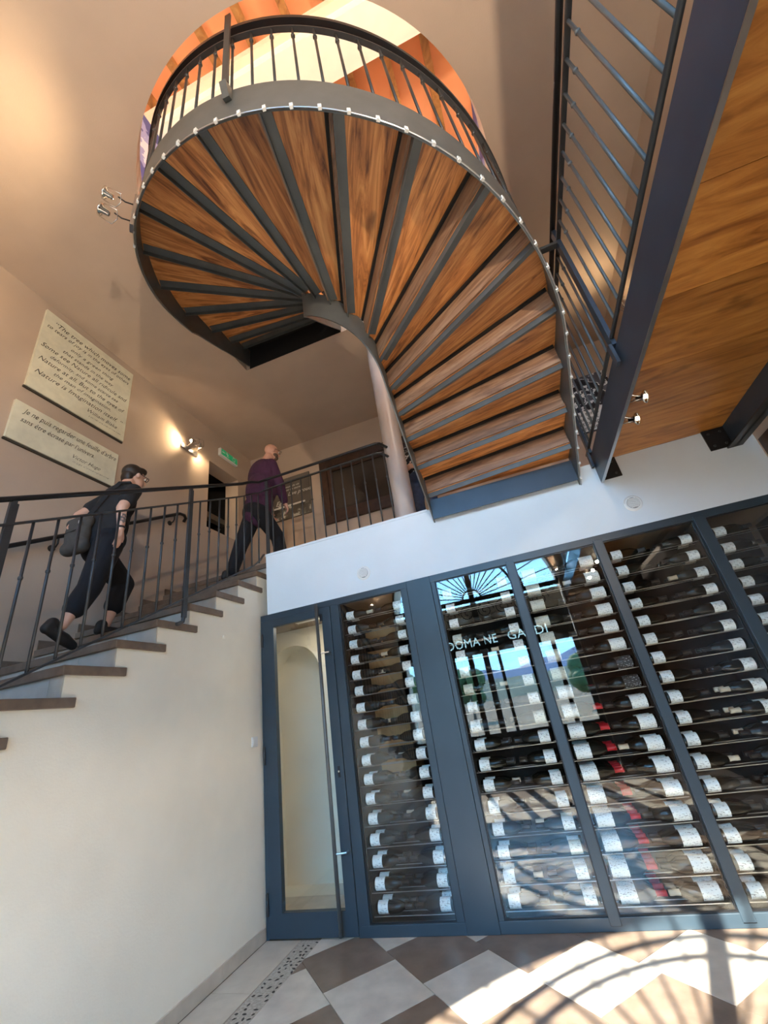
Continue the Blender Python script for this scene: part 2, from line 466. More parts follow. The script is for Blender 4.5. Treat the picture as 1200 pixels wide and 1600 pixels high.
# ------------------------------------------------------------------ floor
def clip_poly(poly, x0, x1, y0, y1):
    def cut(p, f, inter):
        out = []
        for i in range(len(p)):
            a, b = p[i - 1], p[i]
            if f(b):
                if not f(a): out.append(inter(a, b))
                out.append(b)
            elif f(a): out.append(inter(a, b))
        return out
    def lx(v): return lambda a, b: (v, a[1] + (b[1] - a[1]) * (v - a[0]) / (b[0] - a[0]))
    def ly(v): return lambda a, b: (a[0] + (b[0] - a[0]) * (v - a[1]) / (b[1] - a[1]), v)
    for f, i in ((lambda p: p[0] >= x0, lx(x0)), (lambda p: p[0] <= x1, lx(x1)), (lambda p: p[1] >= y0, ly(y0)), (lambda p: p[1] <= y1, ly(y1))):
        if len(poly) < 3: return []
        poly = cut(poly, f, i)
    return poly
def build_floor():
    fl = structure(MB().box(XL - .3, XR + .3, YF - 0.75, YB + .2, -0.2, -0.006).build('floor', 'grout'), 'beige and brown tiled ground floor laid diagonally')
    c = math.sqrt(.5); T = 0.51; g = 0.002
    for n in range(-8, 10):
        u0 = 1.02 + T * n; b0 = 3.51 - 0.372 * n
        for m in range(-16, 16):
            v0 = b0 + T * m
            uv = [(u0 + g, v0 + g), (u0 + T - g, v0 + g), (u0 + T - g, v0 + T - g), (u0 + g, v0 + T - g)]
            p = clip_poly([(c * (u - v), c * (u + v)) for u, v in uv], -2.10, XR, YF, YG + 0.02)
            if len(p) < 3: continue
            area = abs(sum(p[i - 1][0] * p[i][1] - p[i][0] * p[i - 1][1] for i in range(len(p)))) / 2
            if area < 0.002: continue
            MB().prism(p, [], -0.012, 0.0, 'z').build('floor_tile', 'tile_brown' if m % 2 == 0 else 'tile_beige', fl)
    y = 3.19 + 0.64
    ys = [3.84, 3.19]
    while ys[-1] > YF: ys.append(ys[-1] - 0.64)
    for a, b in zip(ys[1:], ys[:-1]):
        MB().box(-2.58, -2.272, max(a, YF) + .0015, b - .0015, -0.012, 0).build('border_tile', 'tile_border', fl)
    MB().box(-2.268, -2.104, YF, YG, -0.012, -0.002).build('pebble_strip', 'pebble_bed', fl)
    rng = random.Random(3); pb = MB()
    yy = YF + .02
    while yy < YG - .02:
        for k in range(3):
            x = -2.25 + 0.05 * k + rng.uniform(0, .04); a = rng.uniform(0, PI)
            rx, ry = rng.uniform(.014, .026), rng.uniform(.008, .014)
            if rng.random() < .75:
                h = 0.003; nn = 7
                pts = [(x + rx * math.cos(t) * math.cos(a) - ry * math.sin(t) * math.sin(a), yy + rng.uniform(-.001, .001) + rx * math.cos(t) * math.sin(a) + ry * math.sin(t) * math.cos(a)) for t in [2 * PI * q / nn for q in range(nn)]]
                pb.add([(px, py, -0.003) for px, py in pts] + [(x, yy, 0.002)], [(q, (q + 1) % nn, nn) for q in range(nn)])
        yy += 0.042
    o = pb.build('pebbles', 'pebble_dark', fl); o['kind'] = 'stuff'
build_floor()

# ------------------------------------------------------------------ walls, ceiling, landing
def build_shell():
    # left wall with a dark unglazed opening above the landing
    w = MB().prism([(YF - .7, -0.2), (YB + .3, -0.2), (YB + .3, ZC + 3.6), (YF - .7, ZC + 3.6)], [[(4.45, 4.26), (5.16, 4.26), (5.16, 5.40), (4.45, 5.40)]], XL - .25, XL, 'x').build('wall_left', 'taupe')
    structure(w, 'taupe plastered wall carrying the two lettered panels')
    n = MB().box(XL - 1.2, XL - .25, 4.2, 5.45, 4.0, 5.6)
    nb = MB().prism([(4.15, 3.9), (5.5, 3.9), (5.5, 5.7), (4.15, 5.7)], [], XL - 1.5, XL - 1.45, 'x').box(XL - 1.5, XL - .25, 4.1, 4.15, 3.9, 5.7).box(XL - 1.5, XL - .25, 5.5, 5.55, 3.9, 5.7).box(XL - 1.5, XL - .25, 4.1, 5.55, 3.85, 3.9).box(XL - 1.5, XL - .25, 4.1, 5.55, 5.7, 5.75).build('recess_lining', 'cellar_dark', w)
    MB().box(XL - .6, XL - .5, 4.16, 5.5, 4.80, 4.90).build('recess_shelf', 'cellar_plaster', w)
    rw = MB().box(XR, XR + .25, YF - .7, YB + .3, -0.2, ZC + 3.6).build('wall_right', 'taupe_warm'); MB().box(XR - .02, XR, YF + .01, YG - .05, .001, 3.06).build('dark_reflection_sheet', 'wood_frame', rw); structure(rw, 'taupe wall beyond the footbridge railing')  # unseen dark sheet on this wall, added to darken the cellar glass reflection
    bw = MB().prism([(XL - .25, -0.2), (XR + .25, -0.2), (XR + .25, ZC + 3.6), (XL - .25, ZC + 3.6)], [[(-2.28, 4.46), (-1.02, 4.46), (-1.02, 5.22), (-2.28, 5.22)]], YB, YB + .25, 'y').build('wall_back', 'taupe'); structure(bw, 'taupe back wall of the landing')
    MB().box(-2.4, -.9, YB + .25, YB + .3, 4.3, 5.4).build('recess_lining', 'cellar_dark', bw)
    # ceiling slab with the stair well cut out
    hr, hy = 1.762, 2.62
    hole = [(CX + hr, 3.665), (CX + hr, hy)] + [(CX + hr * math.cos(t), hy - hr * math.sin(t)) for t in np.linspace(0, PI, 65)[1:-1]] + [(CX - hr, hy), (CX - hr, 3.665)]
    ce = MB().prism([(XL, YF - .7), (XR, YF - .7), (XR, YB), (XL, YB)], [hole], ZC, ZU - .02, 'z').build('ceiling', 'taupe'); structure(ce, 'taupe ceiling with a horseshoe shaped stair well')
    # landing slab behind the bulkhead and the part above the lower flight
    ls = MB().box(-2.50, XR, 4.0, YB, ZL - .22, ZL).box(XL, -2.50, 4.09, YB, ZL - .22, ZL).build('floor_landing', 'tile_border'); structure(ls, 'landing floor above the wine cellar')
    bh = MB().box(-2.50, XR, YG, 4.0, 2.600, ZL).build('wall_bulkhead', 'white_paint'); structure(bh, 'white painted band between the landing and the wine cellar glass')
    MB().box(-2.505, 0.86 - 1.45, YG - .008, 4.0, ZL - .018, ZL + .006).build('cap_edge', 'white_paint', bh)
    # column
    co = MB().lathe([(ZL, .118), (ZC, .118)], 48, 'z', (-.872, 4.12, 0)).build('column', 'column_paint'); smooth_by_angle(co); structure(co, 'round pinkish grey column standing on the landing')
build_shell()

def build_lower_wall():
    # masonry under the flight, stepped along the treads
    pts = [(YF, -0.1), (YF, 0.0)]
    prof = []
    for k in range(16, -1, -1):
        z = 3.103 - .18 * k - .055; y = 3.773 - .322 * k + .03
        if y < YF: y = YF
        prof += [(y, (z - .18) if k < 16 else 0.0), (y, z)]
    prof += [(4.12, 3.048), (4.12, 2.62), (3.90, 2.62), (3.90, -0.1)]
    poly = [(YF, -0.1)] + [(YF, 0.0)] + prof
    # drop duplicates
    out = []
    for p in poly:
        if not out or (abs(p[0] - out[-1][0]) + abs(p[1] - out[-1][1])) > 1e-4: out.append(p)
    w = MB().prism(out, [], XL, -2.60, 'x').build('wall_stair', 'cream'); structure(w, 'cream plastered wall under the lower stair flight')
    b = structure(MB().box(-2.60, -2.594, YF, 3.835, 0, .084).build('baseboard_stair', 'grout'), 'beige tile skirting along the cream stair wall')
    y = 3.835
    ln = [.52, .52, .5, .5, .5, .5, .5, .5, .5, .5, .5]
    for l in ln:
        a = max(y - l, YF)
        if y - a < .03: break
        MB().box(-2.60, -2.586, a + .0012, y - .0012, .001, .085).build('skirting_tile', 'tile_border', b)
        y = a
build_lower_wall()

# ------------------------------------------------------------------ lower stair flight
def build_lower_stairs():
    t = thing('tiled_staircase', 'straight tiled staircase with brown nosings climbing beside the cream wall', 'staircase', loc=(-3.2, YF, 0))
    t.matrix_world = Matrix.Identity(4)
    rng = random.Random(5)
    tread = MB().box(XL + .001, -2.58, 0, .43, -.055, 0).mesh('tread'); tread.materials.append(MATS['step_brown'])
    for k in range(17):
        z = 3.103 - .18 * k; y = 3.773 - .322 * k
        if y < YF: continue
        tr = inst('tread', tread, t, (0, y, z))
        b = tr.modifiers.new('bevel', 'BEVEL'); b.width = .004; b.segments = 1
        xs = [-2.602, -2.602 - rng.uniform(.10, .35)]
        while xs[-1] > XL + .40: xs.append(xs[-1] - .43)
        xs.append(XL)
        for a, c in zip(xs[1:], xs[:-1]):
            MB().box(a + .0012, c - .0012, y + .022, y + .031, z - .235 + .055, z - .056).build('riser_tile', 'riser_tile', t)
        MB().box(XL, XL + .012, y + .02, y + .36, z, z + .085).build('skirting', 'step_brown', t)
    MB().box(XL + .001, -2.502, 4.09 - .03, 4.09 + .3, ZL - .05, ZL + .004).build('landing_nosing', 'step_brown', t)
    for a, c in ((-2.602, -2.95), (-2.95, -3.38), (-3.38, XL)):
        MB().box(c + .0012, a - .0012, 4.082, 4.092, 3.103, ZL - .05).build('riser_tile', 'riser_tile', t)
build_lower_stairs()

# ------------------------------------------------------------------ railings
def vbar(name, x, y, z0, z1, r, mat, parent, n=8):
    return MB().tube([(x, y, z0), (x, y, z1)], r, n).build(name, mat, parent, smooth=True)
def build_stair_railing():
    t = thing('stair_railing', 'dark steel railing of the lower flight, continuing along the landing edge', 'railing', loc=(-2.53, 1.3, 1.9))
    t.matrix_world = Matrix.Identity(4)
    X = -2.535
    def zt(y): return 2.93 + (y - 1.399) * 0.542          # handrail height
    sl = .542
    ys = list(np.linspace(-1.3, 3.45, 20))
    top = [(X, y, zt(y)) for y in ys] + [(X, 3.62, zt(3.62) + .02), (X, 3.76, 4.215), (X + .02, 3.84, 4.275), (X + .08, 3.875, 4.30), (X + .2, 3.88, 4.30)] + [(x, 3.88, 4.30) for x in np.linspace(-2.2, -1.03, 8)] + [(-.985, 3.90, 4.30), (-.93, 4.02, 4.30)]
    def z2(y): return zt(y) - .165
    mid = [(X, y, z2(y)) for y in ys] + [(X, 3.62, z2(3.62) + .02), (X, 3.76, 4.065), (X + .02, 3.84, 4.13), (X + .08, 3.875, 4.155), (X + .2, 3.88, 4.16)] + [(x, 3.88, 4.165) for x in np.linspace(-2.2, -1.03, 8)] + [(-.985, 3.90, 4.165), (-.93, 4.02, 4.165)]
    MB().tube(top, .017, 10).build('handrail', 'rail_black', t, smooth=True)
    MB().strip(mid, .028, .014).build('second_rail', 'steel_dark', t)
    def zb(y): return 1.978 + (y - 1.646) * .565
    bot = [(X, y, zb(y)) for y in ys] + [(X, 3.65, zb(3.65)), (X, 3.78, zb(3.78) + .03), (X, 3.85, 3.30)]
    MB().strip(bot, .028, .014).build('bottom_rail', 'steel_dark', t)
    posts = [1.36, 2.70, 0.02]
    y = -1.2
    while y < 3.8:
        if not any(abs(y - p) < .05 for p in posts):
            o = MB().tube([(X, y, zb(y)), (X, y, z2(y))], .0085, 8).build('baluster', 'steel_dark', t, smooth=True)
            MB().lathe([(-.012, .009), (-.005, .013), (.005, .013), (.012, .009)], 8, 'z', (X, y, zb(y) + .62 * (z2(y) - zb(y)))).build('collar', 'steel_dark', o, smooth=True)
        y += .134
    for p in posts:
        po = MB().box(X - .010, X + .010, p - .022, p + .022, zb(p) - .16, zt(p) - .03).build('post', 'steel_dark', t, bevel=.002)
        MB().obox((X, p, zt(p) - .03), (.008, 0, 0), (0, .012, 0), (0, 0, .025)).build('post_head', 'steel_dark', po)
        MB().tube([(X, p, zb(p) - .15), (X - .004, p - .004, zb(p) - .19), (X - .03, p - .02, zb(p) - .205), (-2.602, p - .03, zb(p) - .205)], .016, 8).build('wall_foot', 'steel_dark', po)
    x = -2.42
    while x < -.95:
        o = vbar('baluster', x, 3.88, ZL, 4.165, .0085, 'steel_dark', t)
        MB().lathe([(-.012, .009), (-.005, .013), (.005, .013), (.012, .009)], 8, 'z', (x, 3.88, 3.83)).build('collar', 'steel_dark', o, smooth=True)
        x += .1335
    MB().box(X + .02, X + .06, 3.872, 3.892, ZL, 4.28).build('post', 'steel_dark', t, bevel=.002)
build_stair_railing()

def build_wall_handrail():
    t = thing('wall_handrail', 'dark round handrail on brackets along the left wall of the lower flight', 'handrail')
    X = -3.795
    p = [(X, -1.0, 3.148 - 3.0 * .575), (X, 2.023, 3.148), (X, 3.86, 4.205), (X, 3.94, 4.215), (X - .015, 3.985, 4.19), (X - .05, 3.99, 4.15)]
    MB().tube(p, .021, 10).build('rail', 'rail_black', t, smooth=True)
    for y in (0.4, 2.45, 3.78):
        z = 3.148 + (y - 2.023) * .575
        b = MB().tube([(XL, y, z - .10), (X - .02, y, z - .10), (X, y, z - .07), (X, y, z - .01)], .008, 8).build('bracket', 'rail_black', t, smooth=True)
        MB().lathe([(XL, .032), (XL + .012, .032), (XL + .02, .02)], 14, 'x', (0, y, z - .10)).build('rosette', 'rail_black', b, smooth=True)
build_wall_handrail()

# ------------------------------------------------------------------ footbridge
def build_bridge():
    t = thing('footbridge', 'steel framed footbridge with wooden plank underside overhead on the right', 'footbridge', loc=(1.6, 1.5, 3.07))
    t.matrix_world = Matrix.Identity(4)
    for x0, x1, nm in ((1.03, 1.045, 0), (2.10, 2.115, 1)):
        b = MB().box(x0, x1, YF, YG, 3.07, 3.345).build('beam', 'beam_blue', t)
        if nm == 0:
            MB().box(x1, x1 + .09, YF, YG, 3.333, 3.345).build('top_flange', 'beam_blue', b)
            MB().box(x0, x1 + .008, YF, YG, 3.066, 3.071).build('bottom_edge', 'satin_steel', b)
        else:
            MB().box(x0 - .05, x1 + .05, YF, YG, 3.07, 3.082).build('bottom_flange', 'steel_dark', b)
    n = 9; W = (YG - YF) / n
    for i in range(n):
        a = YF + i * W
        MB().box(-.53, .53, -W / 2 + .0015, W / 2 - .0015, 0, .03).build('soffit_plank', 'soffit_wood', t).location = (1.572, a + W / 2, 3.285)
    MB().box(1.045, 2.10, YF, YG, 3.316, 3.34).build('deck', 'step_brown', t)
    for x0, x1 in ((1.046, 1.215), (1.93, 2.099)):
        p = MB().box(x0, x1, YG - .012, YG, 3.085, 3.283).build('end_plate', 'iron_black', t)
        for x in (x0 + .04, x1 - .04):
            for z in (3.12, 3.24):
                MB().lathe([(YG - .022, .011), (YG - .012, .011)], 6, 'y', (x, 0, z)).build('bolt', 'steel_dark', p)
build_bridge()
def build_bridge_railing():
    t = thing('bridge_railing', 'steel baluster railing along the footbridge edge beside the winding stair', 'railing')
    X = 1.03
    MB().tube([(X, YF, 4.585), (X, 3.88, 4.585)], .021, 10).build('handrail', 'rail_black', t, smooth=True)
    MB().strip([(X, YF, 4.455), (X, 3.88, 4.455)], .032, .014).build('second_rail', 'steel_dark', t)
    MB().tube([(X, YF, 3.415), (X, 3.92, 3.415)], .014, 8).build('bottom_rail', 'steel_dark', t, smooth=True)
    posts = (-0.1, 2.40, 3.80)
    y = 1.205 - .1455 * 18
    while y < 3.85:
        if not any(abs(y - p) < .05 for p in posts):
            o = vbar('baluster', X, y, 3.415, 4.455, .0095, 'steel_grey', t)
            MB().lathe([(-.012, .010), (-.005, .0145), (.005, .0145), (.012, .010)], 8, 'z', (X, y, 4.31)).build('collar', 'steel_grey', o, smooth=True)
        y += .1455
    for p in posts:
        o = MB().box(X - .014, X + .014, p - .032, p + .032, 3.36, 4.585).build('post', 'beam_blue', t, bevel=.002)
        MB().obox((X - .022, p, 3.30), (.010, 0, 0), (0, .024, 0), (0, 0, .075)).build('post_foot', 'beam_blue', o)
    # link to the winding stair handrail
    MB().box(.855, X, 2.40 - .022, 2.40 + .022, 4.43, 4.455).build('link_bar', 'steel_dark', t)
build_bridge_railing()

# ------------------------------------------------------------------ winding staircase
OL = [0, .28, .61, .98, 1.40, 1.85, 2.29, 2.75, 3.20, 3.63, 4.09, 4.53, 4.99, 5.45, 5.91, 6.36, 6.78, 7.13, 7.40]
IL = [0, .106, .409, .669, .846, 1.008, 1.205, 1.354, 1.527, 1.66, 1.80, 1.92, 2.07, 2.215, 2.41, 2.574, 2.75, 2.97, 3.15]
RISE = 0.169
def xy(v): return Vector((v.x, v.y))
def build_winder():
    t = thing('winding_staircase', 'winding wooden staircase with dark steel stringers rising through the ceiling', 'staircase', loc=(CX, YCO, ZL))
    t.matrix_world = Matrix.Identity(4)
    # stringers
    def plate(at, smax, h, d0, d1, n=150):
        vs = []; fs = []
        for i in range(n + 1):
            s = smax * i / n
            a, b = at(s, d0), at(s, d1)
            vs += [a, b, b + Vector((0, 0, h)), a + Vector((0, 0, h))]
        for i in range(n):
            for k in range(4): fs.append((i * 4 + k, i * 4 + (k + 1) % 4, i * 4 + 4 + (k + 1) % 4, i * 4 + 4 + k))
        fs += [(3, 2, 1, 0), tuple(n * 4 + k for k in range(4))]
        return MB().add(vs, fs)
    so = smooth_by_angle(plate(at_o, OS[-1], .345, 0, .012).build('outer_stringer', 'steel_grey', t))
    si = smooth_by_angle(plate(at_i, IS[-1], .30, -.012, 0).build('inner_stringer', 'steel_grey', t))
    # light strip with its white clips along the lower edge
    n = 160
    MB().tube([at_o(OS[-1] * .93 * i / n, .016, -.004) for i in range(n + 1)], .005, 6).build('light_strip', 'satin_steel', so, smooth=True)
    clip = MB().box(-.010, .010, -.008, .008, -.018, .018).mesh('strip_clip'); clip.materials.append(MATS['led_clip'])
    s = .08
    while s < 5.4:
        p, q = at_o(s, .018, .004), at_o(s + .01, .018)
        a = math.atan2(q.y - p.y, q.x - p.x)
        inst('strip_clip', clip, so, p, (0, 0, a)); s += .152
    # treads, risers, angle bars
    for j in range(18):
        zt = ZL + RISE * (j + 1); zb = zt - .045
        so0 = OL[j] - (.02 if j else 0); si0 = max(0, IL[j] - (.006 if j else 0))
        so1, si1 = OL[j + 1], IL[j + 1]
        outer = [at_o(so0 + (so1 - so0) * k / 6, .002) for k in range(7)]
        inner = [at_i(si1 + (si0 - si1) * k / 6, -.008) for k in range(7)]
        poly = [xy(p) for p in outer + inner]
        mid_o = (xy(outer[0]) + xy(outer[-1])) / 2; mid_i = (xy(inner[0]) + xy(inner[-1])) / 2
        ax = (mid_o - mid_i).normalized(); org = mid_i; ang = math.atan2(ax.y, ax.x)
        def loc2(p): d = p - org; return (d.x * ax.x + d.y * ax.y, -d.x * ax.y + d.y * ax.x)
        tr = MB().prism([loc2(p) for p in poly], [], 0, .045, 'z').build('tread', 'tread_wood', t)
        tr.location = (org.x, org.y, zb); tr.rotation_euler = (0, 0, ang)
        # line at the back of this tread: angle bar, then the riser up to the next tread
        A, B = xy(at_o(OL[j + 1], -.004)), xy(at_i(IL[j + 1], .004))
        d = (A - B).normalized(); nrm = Vector((-d.y, d.x))
        fwd = (xy(at_o(min(OL[j + 1] + .1, OS[-1]))) - A)
        if nrm.dot(fwd) < 0: nrm = -nrm
        L_ = (A - B).length; mid = (A + B) / 2
        def vec(v, z=0): return Vector((v.x, v.y, z))
        MB().obox(vec(mid - nrm * .034, zb - .004), vec(d * L_ / 2), vec(nrm * .034), (0, 0, .004)).obox(vec(mid - nrm * .003, zb - .025), vec(d * L_ / 2), vec(nrm * .003), (0, 0, .025)).build('angle_bar', 'steel_grey', t)
        if j < 17:
            ri = MB().box(-L_ / 2 + .002, L_ / 2 - .002, -.009, .009, 0, RISE - .008).build('riser', 'riser_wood', t)
            c = mid + nrm * .010
            ri.location = (c.x, c.y, zb + .006); ri.rotation_euler = (0, 0, math.atan2(d.y, d.x))
            MB().obox(vec(mid + nrm * .030, zb + RISE - .012), vec(d * (L_ / 2 - .003)), vec(nrm * .010), (0, 0, .0115)).build('gap_bearer', 'iron_black', t)  # steel at the riser top, near-black to include the gap's shadow
    # base beam on the bulkhead
    bb = MB().box(-.53, .845, YG - .075, YG - .063, 3.13, 3.34).box(-.53, .845, YG - .063, YG - .001, 3.28, 3.29).build('base_beam', 'beam_blue', t)
    # black plates added as the dark void behind the last tread, blocking upstairs light
    MB().box(CX - RO, CX - RI, 3.655, 3.664, 6.001, 6.36).box(CX - RO - .05, CX - RI + .35, 3.30, 3.664, 6.345, 6.36).box(CX - RI + .001, CX - RI + .008, 3.0, 3.655, 6.12, 6.345).box(CX - RO - .05, CX - RO - .044, 3.0, 3.655, 6.12, 6.345).build('void_plate', 'black_void', t)
    # balustrade on the outer stringer
    s1 = 7.3; n = 170
    MB().strip([at_o(s1 * i / n, .0, 1.295) for i in range(n + 1)], .05, .045).build('handrail', 'rail_black', t)
    MB().strip([at_o(s1 * i / n, .0, 1.165) for i in range(n + 1)], .032, .014).build('second_rail', 'steel_dark', t)
    s = .10
    while s < 7.2:
        p = at_o(s, .0)
        o = vbar('baluster', p.x, p.y, p.z + .33, p.z + 1.16, .009, 'steel_dark', t)
        MB().lathe([(-.014, .009), (-.005, .015), (.005, .015), (.014, .009)], 8, 'z', (p.x, p.y, p.z + 1.04)).build('collar', 'steel_dark', o, smooth=True)
        s += .142
    p = at_o(3.80, .03)
    q = (at_o(3.81) - at_o(3.79)); q.z = 0; q.normalize(); nn = Vector((q.y, -q.x, 0))
    if nn.dot(Vector((p.x - CX, p.y - YCO, 0))) < 0: nn = -nn
    hg = MB().obox(Vector((p.x, p.y, (p.z + .33 + ZC + .1) / 2)) + nn * .02, q * .022, nn * .007, (0, 0, (ZC + .1 - p.z - .33) / 2)).build('hanger', 'steel_dark', t)
    MB().obox(Vector((p.x, p.y, p.z + .26)) + nn * .0, q * .022, (nn * .03 + Vector((0, 0, -.02))), Vector((0, 0, .055)) + nn * .02).build('hanger_foot', 'steel_grey', hg)
build_winder()

# ------------------------------------------------------------------ upper floor seen through the well
def build_upper():
    fl = MB().box(XL, XR, YF - .7, .80, ZU - .02, ZU).box(XL, XR, 3.70, YB, ZU - .02, ZU).box(XL, CX - 1.80, .80, 3.70, ZU - .02, ZU).box(CX + 1.80, XR, .80, 3.70, ZU - .02, ZU).build('floor_upper', 'tile_border'); structure(fl, 'upper floor around the stair well')
    zr, ze = 9.15, 8.25; yr = 2.09
    roof = MB().add([(XL, yr, zr), (XR, yr, zr), (XR, YF - .7, ze), (XL, YF - .7, ze), (XL, yr, zr + .1), (XR, yr, zr + .1), (XR, YF - .7, ze + .1), (XL, YF - .7, ze + .1)], [(0, 1, 2, 3), (4, 7, 6, 5), (0, 4, 5, 1), (2, 6, 7, 3), (0, 3, 7, 4), (1, 5, 6, 2)])
    roof.add([(XL, yr, zr), (XR, yr, zr), (XR, YB, ze), (XL, YB, ze), (XL, yr, zr + .1), (XR, yr, zr + .1), (XR, YB, ze + .1), (XL, YB, ze + .1)], [(0, 1, 2, 3), (4, 7, 6, 5), (0, 4, 5, 1), (2, 6, 7, 3), (0, 3, 7, 4), (1, 5, 6, 2)])
    rf = structure(roof.build('ceiling_upper', 'orange_paint'), 'orange painted sloping ceiling with timber rafters upstairs')
    x = XL + .2
    while x < XR:
        for ye in (YF - .7, YB):
            a, b = Vector((x, yr, zr - .055)), Vector((x, ye, ze - .055)); d = (b - a)
            MB().obox((a + b) / 2, (.045, 0, 0), d / 2, d.normalized().cross(Vector((1, 0, 0))) * .06).build('rafter', 'rafter_wood', rf)
        x += .50
    bm = structure(MB().box(XL, XR, 1.86, 2.33, 8.60, 9.12).build('ceiling_ridge_beam', 'pale_green_paint'), 'pale boxed ridge beam under the orange ceiling')
    MB().box(XL, XR, 1.78, 1.86, 8.80, 8.95).build('cornice', 'peach_paint', bm)
    # pictures upstairs
    p = MB().box(-2.73, -2.70, 1.2, 2.6, 6.95, 8.6).build('hanging_picture', 'art_blue'); tag(p, 'blue and red picture glimpsed upstairs left of the curved balustrade', 'picture')
    p = MB().box(1.16, 1.19, 2.0, 3.6, 6.75, 8.1).build('hanging_picture', 'art_dusk'); tag(p, 'dusk coloured picture glimpsed upstairs right of the curved balustrade', 'picture')
    # unseen pendant lamps, added to brighten the upper room
    for i, (x, y) in enumerate(((-2.6, 4.6), (1.4, 0.4), (-2.2, -0.6))):
        pos = ('above the landing side', 'above the footbridge side', 'above the facade side')[i]
        t = thing('fill_pendant', 'added unseen fill lamp hanging upstairs ' + pos, 'lamp', 'added upstairs fill lamps', (x, y, 7.7))
        MB().lathe([(0, .16), (.10, .12), (.16, .03)], 20, 'z').build('shade', 'white_plastic', t, smooth=True)
        MB().ball((0, 0, .02), .05).build('bulb', 'lamp_glow', t, smooth=True)
        zt = zr - abs(y - yr) * .2 - 7.7
        MB().tube([(0, 0, .16), (0, 0, zt)], .005, 6).build('cable', 'rail_black', t)
        l = bpy.data.lights.new('fill_pendant_light', 'POINT'); l.energy = 30; l.color = (1, .88, .72); l.shadow_soft_size = .12
        lo = bpy.data.objects.new('fill_pendant_light', l); COL.objects.link(lo); lo.location = (0, 0, -.12); lo.parent = t
build_upper()

